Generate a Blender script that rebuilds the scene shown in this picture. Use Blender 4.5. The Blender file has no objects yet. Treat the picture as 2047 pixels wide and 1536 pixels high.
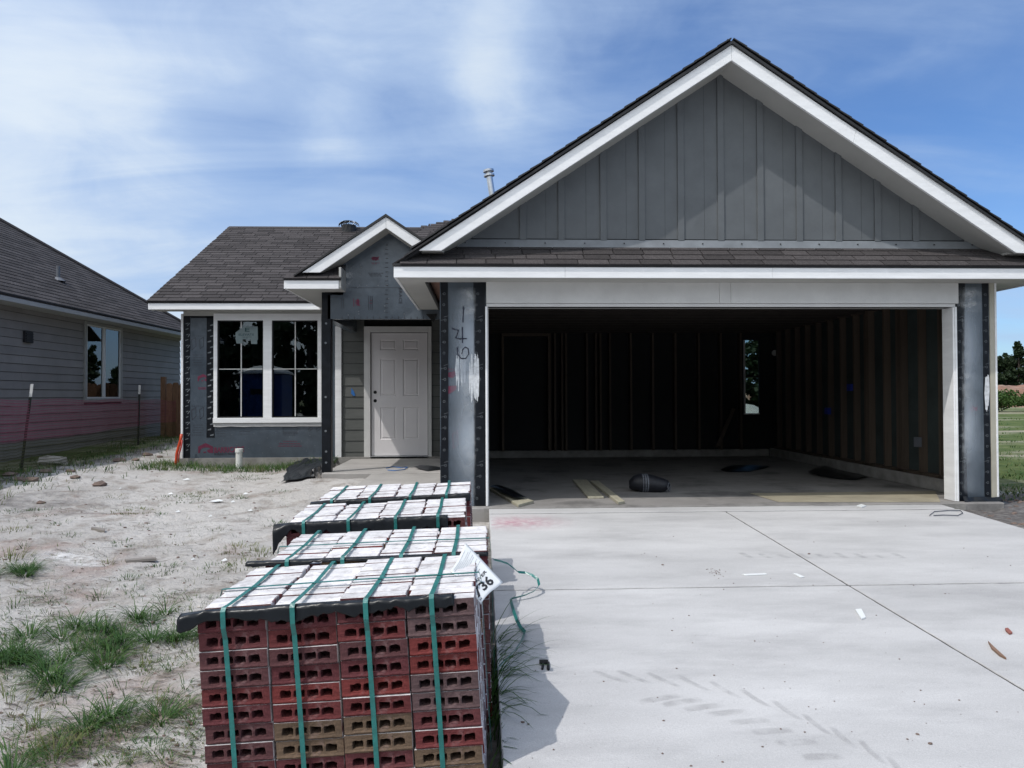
import bpy, bmesh, math, random
from mathutils import Vector, Matrix, Euler, noise
R = math.radians
rnd = random.Random(7)
sc = bpy.context.scene
COL = sc.collection

# ------------------------------------------------------------------ camera
F = 1500.0            # focal length in pixels of the 2047 px wide photograph
CAMZ = 1.55
a_, t_, r_ = math.atan(0.041), 22.0/F, 0.004
r0 = Vector((math.cos(a_), -math.sin(a_), 0))
FW = Vector((math.sin(a_)*math.cos(t_), math.cos(a_)*math.cos(t_), math.sin(t_)))
u0 = r0.cross(FW)
RT = r0*math.cos(r_) - u0*math.sin(r_)
UP = u0*math.cos(r_) + r0*math.sin(r_)
CAM = Vector((0, 0, CAMZ))
cd = bpy.data.cameras.new('camera'); cam = bpy.data.objects.new('camera', cd); COL.objects.link(cam)
cd.sensor_width = 36; cd.lens = F/2047*36; cd.clip_end = 3000; cd.clip_start = 0.05
M = Matrix(((RT.x, UP.x, -FW.x, 0), (RT.y, UP.y, -FW.y, 0), (RT.z, UP.z, -FW.z, CAMZ), (0, 0, 0, 1)))
cam.matrix_world = M
sc.camera = cam

def ray(px, py): return FW*F + RT*(px-1023.5) + UP*(768-py)
def PY(px, py, Y):            # point of the photo on the plane at distance Y
    d = ray(px, py); return CAM + d*(Y/d.y)
def PXZ(px, py, Y): p = PY(px, py, Y); return p.x, p.z
def PZ(px, py, z): d = ray(px, py); return CAM + d*((z-CAMZ)/d.z)
def PX(px, py, X): d = ray(px, py); return CAM + d*(X/d.x)

# ------------------------------------------------------------------ sun, sky, exposure
SUN = Vector((0.51, 0.385, -1.0)).normalized()     # direction the light travels
sd = bpy.data.lights.new('sun', 'SUN'); sun = bpy.data.objects.new('sun', sd); COL.objects.link(sun)
sd.energy = 2.5; sd.angle = R(0.6); sd.color = (1.0, 0.96, 0.915)
sun.rotation_euler = SUN.to_track_quat('-Z', 'Y').to_euler()
sun.location = (0, 0, 30)
sc.view_settings.view_transform = 'Standard'; sc.view_settings.look = 'None'
sc.view_settings.exposure = 0.0; sc.view_settings.gamma = 1.0
try: sc.view_settings.use_curve_mapping = False
except Exception: pass
GLOW = 9.5
w = bpy.data.worlds.new('World'); sc.world = w; w.use_nodes = True
nt = w.node_tree; N = nt.nodes; L = nt.links
for n in list(N): N.remove(n)
def nd(t, **k):
    n = N.new(t)
    for a, b in k.items(): setattr(n, a, b)
    return n
def mathn(op, a, b=None, c=None):
    n = nd('ShaderNodeMath', operation=op)
    for i, v in enumerate((a, b, c)):
        if v is None: continue
        if isinstance(v, (int, float)): n.inputs[i].default_value = v
        else: L.new(v, n.inputs[i])
    return n.outputs[0]
wo = nd('ShaderNodeOutputWorld'); bg = nd('ShaderNodeBackground'); bg.inputs['Strength'].default_value = 0.12
L.new(bg.outputs[0], wo.inputs[0])
sky = nd('ShaderNodeTexSky', sky_type='NISHITA', sun_disc=False)
sky.sun_elevation = math.asin(-SUN.z); sky.sun_rotation = math.atan2(-SUN.x, -SUN.y)
sky.air_density = 1.0; sky.dust_density = 0.6; sky.ozone_density = 2.2; sky.altitude = 50
tc = nd('ShaderNodeTexCoord'); nrm = nd('ShaderNodeVectorMath', operation='NORMALIZE'); L.new(tc.outputs['Generated'], nrm.inputs[0])
DIR = nrm.outputs[0]
sep = nd('ShaderNodeSeparateXYZ'); L.new(DIR, sep.inputs[0])
zc = mathn('MAXIMUM', sep.outputs[2], 0.0)
den = mathn('ADD', zc, 0.18)
cmb = nd('ShaderNodeCombineXYZ')
L.new(mathn('DIVIDE', sep.outputs[0], den), cmb.inputs[0]); L.new(mathn('DIVIDE', sep.outputs[1], den), cmb.inputs[1])
mp = nd('ShaderNodeMapping'); mp.inputs['Rotation'].default_value = (0, 0, R(18)); mp.inputs['Scale'].default_value = (0.7, 1.9, 1)
mp.inputs['Location'].default_value = (3.1, 1.7, 0)
L.new(cmb.outputs[0], mp.inputs[0])
n1 = nd('ShaderNodeTexNoise'); n1.inputs['Scale'].default_value = 1.1; n1.inputs['Detail'].default_value = 9; n1.inputs['Roughness'].default_value = 0.52
n1.inputs['Distortion'].default_value = 0.8
L.new(mp.outputs[0], n1.inputs['Vector'])
mp2 = nd('ShaderNodeMapping'); mp2.inputs['Rotation'].default_value = (0, R(-14), 0); mp2.inputs['Scale'].default_value = (1, 1, 2.6); L.new(DIR, mp2.inputs[0])
n2 = nd('ShaderNodeTexNoise'); n2.inputs['Scale'].default_value = 4.0; n2.inputs['Detail'].default_value = 10; n2.inputs['Roughness'].default_value = 0.6
n2.inputs['Distortion'].default_value = 0.9
L.new(mp2.outputs[0], n2.inputs['Vector'])
# warped direction so that the cloud banks get ragged outlines
n3_ = nd('ShaderNodeTexNoise'); n3_.inputs['Scale'].default_value = 3.2; n3_.inputs['Detail'].default_value = 7; n3_.inputs['Roughness'].default_value = 0.55
L.new(DIR, n3_.inputs['Vector'])
wv = nd('ShaderNodeVectorMath', operation='MULTIPLY_ADD'); L.new(n3_.outputs['Color'], wv.inputs[0]); wv.inputs[1].default_value = (0.30, 0.30, 0.22)
L.new(DIR, wv.inputs[2])
WD = wv.outputs[0]
def blob(px, py, rad, amp, sy=1.0):
    d = ray(px, py).normalized()
    v0 = nd('ShaderNodeVectorMath', operation='SUBTRACT'); L.new(WD, v0.inputs[0]); v0.inputs[1].default_value = d + Vector((0.15, 0.15, 0.11))
    v1 = nd('ShaderNodeVectorMath', operation='MULTIPLY'); L.new(v0.outputs[0], v1.inputs[0]); v1.inputs[1].default_value = (1, 1, sy)
    v = nd('ShaderNodeVectorMath', operation='LENGTH'); L.new(v1.outputs[0], v.inputs[0])
    q = mathn('DIVIDE', v.outputs['Value'], rad)
    e = mathn('POWER', 2.718, mathn('MULTIPLY', mathn('MULTIPLY', q, q), -1.0))
    return mathn('MULTIPLY', e, amp)
tot = None
for b in [(1060, 90, .085, .48), (1010, 210, .05, .22), (800, 70, .12, .16), (130, 30, .16, .02, 1.6), (210, 200, .13, .20, 1.5), (640, 290, .040, .26), (650, 150, .07, .16), (40, 420, .22, .22, 1.6),
          (300, 420, .12, .12, 2), (820, 415, .12, .16, 2), (1790, 105, .05, .16, 2.5), (1900, 300, .10, .15, 3), (2030, 600, .08, .12, 2),
          (430, 240, .10, -.07, 2.5), (520, 330, .16, -.08, 4), (560, 190, .09, -.08, 2), (830, 250, .07, -.10), (1300, 60, .12, -.16), (80, 290, .10, -.10, 3.5), (1850, 200, .2, -.12)]:
    v = blob(*b); tot = v if tot is None else mathn('ADD', tot, v)
side = mathn('MULTIPLY', sep.outputs[0], -0.50)
back = mathn('MULTIPLY', mathn('MAXIMUM', mathn('SUBTRACT', 0.55, sep.outputs[1]), 0.0), 0.45)  # more cloud behind the camera, added to lift the fill in shade
hz = mathn('POWER', mathn('SUBTRACT', 1.0, zc), 7.0)
m = mathn('ADD', mathn('MULTIPLY', n1.outputs[0], 1.20), -0.33)
m = mathn('ADD', m, side); m = mathn('ADD', m, back); m = mathn('ADD', m, mathn('MULTIPLY', hz, 0.30)); m = mathn('ADD', m, tot)
m = mathn('ADD', m, mathn('MULTIPLY', mathn('SUBTRACT', n2.outputs[0], 0.5), 0.58))
mr = nd('ShaderNodeMapRange', interpolation_type='SMOOTHSTEP'); mr.inputs['From Min'].default_value = -0.24; mr.inputs['From Max'].default_value = 0.80
mr.inputs['To Max'].default_value = 0.92
L.new(m, mr.inputs['Value'])
mix = nd('ShaderNodeMix', data_type='RGBA'); L.new(mr.outputs[0], mix.inputs[0])
tint = nd('ShaderNodeMix', data_type='RGBA', blend_type='MULTIPLY'); tint.inputs[0].default_value = 1; tint.inputs[7].default_value = (0.70, 0.93, 1.24, 1)
L.new(sky.outputs[0], tint.inputs[6]); L.new(tint.outputs[2], mix.inputs[6])
cr_ = nd('ShaderNodeMix', data_type='RGBA'); cr_.inputs[6].default_value = (3.7, 4.95, 7.0, 1); cr_.inputs[7].default_value = (6.0, 6.8, 7.6, 1)
cm_ = nd('ShaderNodeMapRange', interpolation_type='SMOOTHSTEP'); cm_.inputs['From Min'].default_value = 0.45; cm_.inputs['From Max'].default_value = 1.05; L.new(m, cm_.inputs['Value']); L.new(cm_.outputs[0], cr_.inputs[0])
# white glow in the cloud around the sun, added to lift the shade fill
dt_ = nd('ShaderNodeVectorMath', operation='DOT_PRODUCT'); L.new(DIR, dt_.inputs[0]); dt_.inputs[1].default_value = -SUN
gl = mathn('POWER', mathn('MAXIMUM', mathn('MULTIPLY_ADD', dt_.outputs['Value'], 0.5, 0.5), 0.0), 5.0)
au = nd('ShaderNodeMix', data_type='RGBA', blend_type='ADD'); L.new(gl, au.inputs[0]); L.new(cr_.outputs[2], au.inputs[6]); au.inputs[7].default_value = (GLOW, GLOW*.93, GLOW*.82, 1)
L.new(au.outputs[2], mix.inputs[7])
L.new(mix.outputs[2], bg.inputs['Color'])

# ------------------------------------------------------------------ materials
MATS = {}
def mat(name, col, rough=0.8, var=0.10, scale=6.0, bump=0.0, bscale=60.0, spec=0.5, metal=0.0, objvar=0.0, objcol=False,
        attr=None, grain=None, col2=None, c2scale=2.0, c2thr=(0.5, 0.65), coat=0.0, use='Object', bdist=0.01, fine=0.0, fscale=220):
    """one principled material: base colour, cloudy variation, optional second colour in patches, optional bump"""
    if name in MATS: return MATS[name]
    m = bpy.data.materials.new(name); m.use_nodes = True; MATS[name] = m
    t = m.node_tree; n = t.nodes; l = t.links; b = n['Principled BSDF']
    b.inputs['Roughness'].default_value = rough; b.inputs['Metallic'].default_value = metal
    b.inputs['Specular IOR Level'].default_value = spec
    if coat: b.inputs['Coat Weight'].default_value = coat
    def new(ty, **k):
        x = n.new(ty)
        for a, v in k.items(): setattr(x, a, v)
        return x
    tcx = new('ShaderNodeTexCoord'); vec = tcx.outputs[use] if use != 'Position' else new('ShaderNodeNewGeometry').outputs['Position']
    if grain:
        mpp = new('ShaderNodeMapping'); mpp.inputs['Scale'].default_value = grain; l.new(vec, mpp.inputs[0]); gvec = mpp.outputs[0]
    else: gvec = vec
    nz = new('ShaderNodeTexNoise'); nz.inputs['Scale'].default_value = scale; nz.inputs['Detail'].default_value = 6; nz.inputs['Roughness'].default_value = 0.62
    l.new(gvec, nz.inputs['Vector'])
    mrr = new('ShaderNodeMapRange'); mrr.inputs['From Min'].default_value = 0.28; mrr.inputs['From Max'].default_value = 0.72
    mrr.inputs['To Min'].default_value = 1-var*1.6; mrr.inputs['To Max'].default_value = 1+var*1.4
    l.new(nz.outputs[0], mrr.inputs['Value'])
    fac = mrr.outputs[0]
    def mul(a, c):
        x = new('ShaderNodeMath', operation='MULTIPLY'); l.new(a, x.inputs[0])
        if isinstance(c, float): x.inputs[1].default_value = c
        else: l.new(c, x.inputs[1])
        return x.outputs[0]
    oi = None
    if objvar:
        oi = new('ShaderNodeObjectInfo'); s = oi.outputs['Random']
        if attr:
            at = new('ShaderNodeAttribute', attribute_name=attr); ad = new('ShaderNodeMath', operation='ADD'); l.new(s, ad.inputs[0]); l.new(at.outputs['Fac'], ad.inputs[1])
            fr = new('ShaderNodeMath', operation='FRACT'); l.new(ad.outputs[0], fr.inputs[0]); s = fr.outputs[0]
        m2 = new('ShaderNodeMapRange'); m2.inputs['To Min'].default_value = 1-objvar; m2.inputs['To Max'].default_value = 1+objvar; l.new(s, m2.inputs['Value'])
        fac = mul(fac, m2.outputs[0])
    if fine:
        nf = new('ShaderNodeTexNoise'); nf.inputs['Scale'].default_value = fscale; nf.inputs['Detail'].default_value = 3; l.new(vec, nf.inputs['Vector'])
        mf = new('ShaderNodeMapRange'); mf.inputs['From Min'].default_value = 0.3; mf.inputs['From Max'].default_value = 0.7; mf.inputs['To Min'].default_value = 1-fine; mf.inputs['To Max'].default_value = 1+fine*.8; l.new(nf.outputs[0], mf.inputs['Value']); fac = mul(fac, mf.outputs[0])
        nf = new('ShaderNodeTexNoise'); nf.inputs['Scale'].default_value = fscale*.16; nf.inputs['Detail'].default_value = 8; nf.inputs['Roughness'].default_value = .7; l.new(vec, nf.inputs['Vector'])
        mf = new('ShaderNodeMapRange'); mf.inputs['From Min'].default_value = 0.62; mf.inputs['From Max'].default_value = 0.75; mf.inputs['To Min'].default_value = 1; mf.inputs['To Max'].default_value = 1-fine*1.6; l.new(nf.outputs[0], mf.inputs['Value']); fac = mul(fac, mf.outputs[0])
    base = new('ShaderNodeRGB'); base.outputs[0].default_value = (*col, 1); src = base.outputs[0]
    if objcol:
        oi = oi or new('ShaderNodeObjectInfo'); src = oi.outputs['Color']
    if col2 is not None:
        n3 = new('ShaderNodeTexNoise'); n3.inputs['Scale'].default_value = c2scale; n3.inputs['Detail'].default_value = 7; n3.inputs['Roughness'].default_value = 0.65
        l.new(gvec, n3.inputs['Vector'])
        m3 = new('ShaderNodeMapRange'); m3.inputs['From Min'].default_value = c2thr[0]; m3.inputs['From Max'].default_value = c2thr[1]; l.new(n3.outputs[0], m3.inputs['Value'])
        mx = new('ShaderNodeMix', data_type='RGBA'); l.new(m3.outputs[0], mx.inputs[0]); l.new(src, mx.inputs[6]); mx.inputs[7].default_value = (*col2, 1); src = mx.outputs[2]
    vm = new('ShaderNodeVectorMath', operation='SCALE'); l.new(src, vm.inputs[0]); l.new(fac, vm.inputs['Scale'])
    l.new(vm.outputs[0], b.inputs['Base Color'])
    if bump:
        n4 = new('ShaderNodeTexNoise'); n4.inputs['Scale'].default_value = bscale; n4.inputs['Detail'].default_value = 5; l.new(gvec, n4.inputs['Vector'])
        bp = new('ShaderNodeBump'); bp.inputs['Strength'].default_value = bump; bp.inputs['Distance'].default_value = bdist
        l.new(n4.outputs[0], bp.inputs['Height']); l.new(bp.outputs[0], b.inputs['Normal'])
    return m

m_white = mat('white_paint', (0.83, 0.84, 0.85), 0.55, 0.05, 3, 0.25, 30, grain=(1, 1, 6), bdist=0.004)
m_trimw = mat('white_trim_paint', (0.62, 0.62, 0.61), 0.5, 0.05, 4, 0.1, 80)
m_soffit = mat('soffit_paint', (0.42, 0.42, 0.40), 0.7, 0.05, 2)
m_board = mat('grey_board_paint', (0.108, 0.118, 0.126), 0.62, 0.07, 5, 0.15, 120, bdist=0.003)
m_lap = mat('grey_lap_siding_paint', (0.095, 0.100, 0.095), 0.65, 0.08, 4, 0.2, 40, objvar=0.07, grain=(1, 1, 4), bdist=0.003)
m_nlap = mat('neighbour_siding_paint', (0.235, 0.222, 0.212), 0.7, 0.08, 2, 0.2, 30, objvar=0.07)
m_sheath = mat('house_wrap_panel', (0.060, 0.079, 0.101), 0.27, 0.16, 2.5, 0.35, 5, spec=0.8, col2=(0.100, 0.124, 0.152), c2scale=1.2, bdist=0.01)
m_tape = mat('black_flashing_tape', (0.007, 0.009, 0.013), 0.42, 0.3, 8, 0.5, 14, spec=0.22)
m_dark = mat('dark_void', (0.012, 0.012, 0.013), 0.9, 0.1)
m_shing = mat('asphalt_shingle', (0.052, 0.047, 0.048), 0.92, 0.22, 45, 0.6, 260, objvar=0.30, attr='rnd', spec=0.25, use='Position', col2=(0.078, 0.070, 0.069), c2scale=90, bdist=0.004)
m_deck = mat('roof_underlay', (0.02, 0.02, 0.022), 0.9, 0.1)
m_drip = mat('black_drip_edge', (0.018, 0.018, 0.02), 0.6, 0.2)
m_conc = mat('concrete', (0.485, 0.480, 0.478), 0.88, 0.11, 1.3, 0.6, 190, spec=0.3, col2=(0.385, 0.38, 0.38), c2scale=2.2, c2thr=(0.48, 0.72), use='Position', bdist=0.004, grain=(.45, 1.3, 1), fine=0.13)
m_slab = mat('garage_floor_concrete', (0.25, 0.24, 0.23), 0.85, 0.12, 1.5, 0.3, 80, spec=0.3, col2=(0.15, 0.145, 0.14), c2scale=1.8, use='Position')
m_found = mat('foundation_concrete', (0.26, 0.25, 0.235), 0.9, 0.2, 5, 0.5, 40)
m_wood = mat('pine_lumber', (0.080, 0.060, 0.044), 0.75, 0.16, 3, 0.2, 60, objvar=0.25, grain=(6, 6, 0.6), col2=(0.07, 0.03, 0.018), c2scale=14, c2thr=(0.66, 0.72))
m_plank = mat('sawn_board', (0.38, 0.355, 0.27), 0.7, 0.12, 4, 0.15, 60, grain=(8, 1, 8), objvar=0.1)
m_ply = mat('plywood_sheet', (0.30, 0.27, 0.20), 0.8, 0.12, 4, 0.1, 50)
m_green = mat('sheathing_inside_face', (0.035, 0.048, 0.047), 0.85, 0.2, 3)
m_osb = mat('reddish_osb', (0.22, 0.12, 0.09), 0.85, 0.2, 30)
m_door = mat('primed_door', (0.72, 0.70, 0.71), 0.5, 0.03, 3)
m_strap = mat('teal_plastic_strap', (0.018, 0.155, 0.145), 0.32, 0.18, 18, 0.2, 60, spec=0.6)
m_film = mat('black_plastic_film', (0.009, 0.011, 0.014), 0.30, 0.2, 10, 0.35, 12, spec=0.32)
m_brick = mat('brick_clay', (0.25, 0.06, 0.05), 0.88, 0.17, 22, 0.8, 90, objcol=True, spec=0.25, col2=(0.20, 0.14, 0.14), c2scale=11, c2thr=(0.57, 0.80), bdist=0.006)
m_wash = mat('whitewashed_brick_face', (0.64, 0.625, 0.63), 0.85, 0.16, 16, 0.7, 70, spec=0.25, objvar=0.10, col2=(0.26, 0.23, 0.235), c2scale=20, c2thr=(0.52, 0.80), use='Position', bdist=0.005)
m_washend = mat('whitewashed_brick_end', (0.52, 0.49, 0.49), 0.9, 0.18, 20, 0.8, 70, spec=0.2, objvar=0.28, col2=(0.14, 0.06, 0.065), c2scale=11, c2thr=(0.54, 0.64), use='Position', bdist=0.006)
m_paper = mat('paper_label', (0.70, 0.72, 0.72), 0.5, 0.02, 3)
m_ink = mat('black_ink', (0.015, 0.015, 0.018), 0.7, 0.02)
m_inkg = mat('grey_ink', (0.30, 0.31, 0.33), 0.7, 0.02)
m_maroon = mat('maroon_print', (0.11, 0.010, 0.038), 0.6, 0.1)
m_printdk = mat('dark_print_on_wrap', (0.016, 0.017, 0.026), 0.6, 0.05)
m_printlt = mat('pale_print_on_tape', (0.13, 0.145, 0.16), 0.6, 0.05)
m_marker = mat('blue_black_marker', (0.012, 0.014, 0.035), 0.5, 0.05)
m_spray = mat('white_overspray', (0.62, 0.64, 0.66), 0.6, 0.2, 30)
m_steel = mat('galvanised_steel', (0.55, 0.57, 0.60), 0.32, 0.1, 8, metal=1.0)
m_postm = mat('dark_green_steel_post', (0.018, 0.022, 0.02), 0.6, 0.2)
m_pvc = mat('white_pvc', (0.72, 0.73, 0.70), 0.35, 0.04, 6)
m_orange = mat('orange_conduit', (0.62, 0.075, 0.025), 0.4, 0.08)
m_net = mat('pink_safety_net', (0.27, 0.06, 0.105), 0.6, 0.1)
m_netg = mat('olive_net', (0.07, 0.07, 0.02), 0.6, 0.1)
m_fencew = mat('weathered_cedar', (0.22, 0.12, 0.07), 0.85, 0.2, 8, objvar=0.2, grain=(5, 5, 0.6))
m_bag = mat('black_nylon_bag', (0.010, 0.011, 0.016), 0.55, 0.3, 20, 0.4, 60)
m_grey = mat('grey_mark', (0.12, 0.13, 0.15), 0.6, 0.1)
m_bluebox = mat('blue_outlet_box', (0.01, 0.03, 0.25), 0.5, 0.05)
m_rock = mat('clod', (0.17, 0.125, 0.105), 0.95, 0.25, 20, 0.8, 60)
m_stone = mat('pale_rubble', (0.50, 0.47, 0.43), 0.95, 0.15, 20, 0.6, 60)
m_bark = mat('bark', (0.07, 0.055, 0.045), 0.9, 0.3, 4)
m_toilet = mat('blue_plastic', (0.012, 0.05, 0.20), 0.4, 0.05)
m_tyre = mat('rubber', (0.015, 0.015, 0.015), 0.8, 0.1)
m_tapeblue = mat('blue_painters_tape', (0.02, 0.14, 0.42), 0.6, 0.05)
m_leafd = None

def leaf_mat(name, c1, c2, attr='rnd', trans=0.25):
    m = bpy.data.materials.new(name); m.use_nodes = True; t = m.node_tree; n = t.nodes; l = t.links; b = n['Principled BSDF']
    at = n.new('ShaderNodeAttribute'); at.attribute_name = attr
    mx = n.new('ShaderNodeMix'); mx.data_type = 'RGBA'; l.new(at.outputs['Fac'], mx.inputs[0]); mx.inputs[6].default_value = (*c1, 1); mx.inputs[7].default_value = (*c2, 1)
    l.new(mx.outputs[2], b.inputs['Base Color']); b.inputs['Roughness'].default_value = 0.6; b.inputs['Specular IOR Level'].default_value = 0.3
    tr = n.new('ShaderNodeBsdfTranslucent'); l.new(mx.outputs[2], tr.inputs['Color'])
    ms = n.new('ShaderNodeMixShader'); ms.inputs[0].default_value = trans; l.new(b.outputs[0], ms.inputs[1]); l.new(tr.outputs[0], ms.inputs[2])
    l.new(ms.outputs[0], n['Material Output'].inputs[0]); return m
m_grass = leaf_mat('grass_blade', (0.024, 0.078, 0.018), (0.085, 0.155, 0.035))
m_grassy = leaf_mat('pale_grass_blade', (0.10, 0.15, 0.035), (0.20, 0.19, 0.085))
m_twig = leaf_mat('dry_stem', (0.07, 0.055, 0.045), (0.16, 0.13, 0.10), trans=0)
m_pine = leaf_mat('pine_needles', (0.012, 0.026, 0.012), (0.035, 0.058, 0.022))
m_bush = leaf_mat('bush_leaves', (0.030, 0.070, 0.015), (0.075, 0.135, 0.03))

def glass_mat(name, ior=1.75, tint=(0.55, 0.62, 0.62)):
    m = bpy.data.materials.new(name); m.use_nodes = True; t = m.node_tree; n = t.nodes; l = t.links
    n.remove(n['Principled BSDF'])
    g = n.new('ShaderNodeBsdfGlossy'); g.inputs['Roughness'].default_value = 0.01; g.inputs['Color'].default_value = (0.9, 0.95, 1, 1)
    tr = n.new('ShaderNodeBsdfTransparent'); tr.inputs['Color'].default_value = (*tint, 1)
    fr = n.new('ShaderNodeFresnel'); fr.inputs['IOR'].default_value = ior
    mx = n.new('ShaderNodeMixShader'); l.new(fr.outputs[0], mx.inputs[0]); l.new(tr.outputs[0], mx.inputs[1]); l.new(g.outputs[0], mx.inputs[2])
    l.new(mx.outputs[0], n['Material Output'].inputs[0]); return m
m_glass = glass_mat('window_glass')

def alpha_mat(name, col, attr='fade', strength=1.0, rough=0.9, smooth=False):
    """thin dust, spray, stain or painted sheen on a surface: opacity from a per-vertex attribute broken up by noise"""
    m = bpy.data.materials.new(name); m.use_nodes = True; t = m.node_tree; n = t.nodes; l = t.links; b = n['Principled BSDF']
    b.inputs['Base Color'].default_value = (*col, 1); b.inputs['Roughness'].default_value = rough
    at = n.new('ShaderNodeAttribute'); at.attribute_name = attr
    g = n.new('ShaderNodeNewGeometry'); nz = n.new('ShaderNodeTexNoise'); nz.inputs['Scale'].default_value = 14; nz.inputs['Detail'].default_value = 6; l.new(g.outputs['Position'], nz.inputs['Vector'])
    mr = n.new('ShaderNodeMapRange'); mr.inputs['From Min'].default_value = 0.3; mr.inputs['From Max'].default_value = 0.6
    if smooth: mr.inputs['To Min'].default_value = .8; nz.inputs['Scale'].default_value = 3
    g = g; l.new(nz.outputs[0], mr.inputs['Value'])
    mu = n.new('ShaderNodeMath'); mu.operation = 'MULTIPLY'; l.new(at.outputs['Fac'], mu.inputs[0]); l.new(mr.outputs[0], mu.inputs[1])
    m2 = n.new('ShaderNodeMath'); m2.operation = 'MULTIPLY'; l.new(mu.outputs[0], m2.inputs[0]); m2.inputs[1].default_value = strength
    l.new(m2.outputs[0], b.inputs['Alpha']); return m
m_dust = alpha_mat('dust_print', (0.29, 0.28, 0.28), strength=0.22)
m_pinkspray = alpha_mat('pink_marking_paint', (0.62, 0.22, 0.30), strength=0.45)
m_sheen = alpha_mat('painted_wrap_sheen', (0.42, 0.48, 0.55), strength=1.0, rough=0.35, smooth=True)  # the wrap's glossy sheen, painted as a pale see-through layer
m_sprayfade = alpha_mat('white_spray_haze', (0.75, 0.78, 0.80), strength=1.0, rough=0.6)

# ------------------------------------------------------------------ mesh helpers
OFF = {}
class MB:
    def __init__(s): s.v = []; s.f = []; s.mi = []; s.a = []
    def add(s, vs, fs, mi=0, a=0.0):
        k = len(s.v); s.v += [tuple(v) for v in vs]
        for f in fs: s.f.append(tuple(k+i for i in f)); s.mi.append(mi); s.a.append(a)
        return s
    def box(s, x0, x1, y0, y1, z0, z1, mi=0, a=0.0):
        if x0 > x1: x0, x1 = x1, x0
        if y0 > y1: y0, y1 = y1, y0
        if z0 > z1: z0, z1 = z1, z0
        v = [(x0, y0, z0), (x1, y0, z0), (x1, y1, z0), (x0, y1, z0), (x0, y0, z1), (x1, y0, z1), (x1, y1, z1), (x0, y1, z1)]
        return s.add(v, [(0, 3, 2, 1), (4, 5, 6, 7), (0, 1, 5, 4), (1, 2, 6, 5), (2, 3, 7, 6), (3, 0, 4, 7)], mi, a)
    def obox(s, Mx, sx, sy, sz, mi=0, a=0.0):       # centred box through a matrix
        v = [Mx @ Vector((x*sx/2, y*sy/2, z*sz/2)) for z in (-1, 1) for x, y in ((-1, -1), (1, -1), (1, 1), (-1, 1))]
        return s.add(v, [(0, 3, 2, 1), (4, 5, 6, 7), (0, 1, 5, 4), (1, 2, 6, 5), (2, 3, 7, 6), (3, 0, 4, 7)], mi, a)
    def prism(s, poly, off, mi=0):                   # poly: 3D points, extruded by vector off
        n = len(poly); off = Vector(off); p = [Vector(q) for q in poly]
        fs = [tuple(range(n)), tuple(range(2*n-1, n-1, -1))] + [(i, i+n, (i+1) % n+n, (i+1) % n) for i in range(n)]
        return s.add(p+[q+off for q in p], fs, mi)
    def prism_y(s, xz, y0, y1, mi=0): return s.prism([(x, y0, z) for x, z in xz], (0, y1-y0, 0), mi)
    def tube(s, path, r, n=8, mi=0, cap=True, a=0.0):
        path = [Vector(p) for p in path]; rs = r if isinstance(r, (list, tuple)) else [r]*len(path); k = len(s.v); vs = []
        for i, p in enumerate(path):
            d = (path[min(i+1, len(path)-1)]-path[max(i-1, 0)]).normalized()
            q = d.cross(Vector((0, 0, 1)) if abs(d.z) < 0.9 else Vector((1, 0, 0))).normalized(); w2 = d.cross(q)
            for j in range(n):
                t = 2*math.pi*j/n; vs.append(p+(q*math.cos(t)+w2*math.sin(t))*rs[i])
        fs = [(i*n+j, i*n+(j+1) % n, (i+1)*n+(j+1) % n, (i+1)*n+j) for i in range(len(path)-1) for j in range(n)]
        if cap: fs += [tuple(range(n-1, -1, -1)), tuple(range((len(path)-1)*n, len(path)*n))]
        return s.add(vs, fs, mi, a)
    def ribbon(s, path, wdir, w, mi=0, a=0.0, th=0.0012):      # flat strap with real thickness
        path = [Vector(p) for p in path]; vs = []; n = len(path)
        for i, p in enumerate(path):
            d = (path[min(i+1, n-1)]-path[max(i-1, 0)]).normalized()
            q = Vector(wdir[i] if isinstance(wdir, list) else wdir).normalized()*w/2; nn = d.cross(q).normalized()*th/2
            vs += [p-q-nn, p+q-nn, p+q+nn, p-q+nn]
        fs = [(i*4+j, i*4+(j+1) % 4, (i+1)*4+(j+1) % 4, (i+1)*4+j) for i in range(n-1) for j in range(4)]
        fs += [(3, 2, 1, 0), tuple(range(4*n-4, 4*n))]
        return s.add(vs, fs, mi, a)
    def sheet(s, fn, nu, nv, mi=0, closed=False):     # parametric surface
        vs = [fn(i/nu, j/nv) for j in range(nv+1) for i in range(nu+1)]
        fs = [(j*(nu+1)+i, j*(nu+1)+i+1, (j+1)*(nu+1)+i+1, (j+1)*(nu+1)+i) for j in range(nv) for i in range(nu)]
        return s.add(vs, fs, mi)
    def mesh(s, name, mats, off=Vector((0, 0, 0)), smooth=False, attr=None):
        me = bpy.data.meshes.new(name); me.from_pydata([(v[0]-off[0], v[1]-off[1], v[2]-off[2]) for v in s.v], [], s.f)
        for mm in (mats if isinstance(mats, (list, tuple)) else [mats]): me.materials.append(mm)
        if any(s.mi): me.polygons.foreach_set('material_index', s.mi)
        if any(s.a):
            at = me.attributes.new('rnd', 'FLOAT', 'FACE'); at.data.foreach_set('value', s.a)
        if attr:
            at = me.attributes.new(attr[0], 'FLOAT', 'POINT'); at.data.foreach_set('value', attr[1])
        if smooth: me.polygons.foreach_set('use_smooth', [True]*len(me.polygons))
        me.update(); return me
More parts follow.
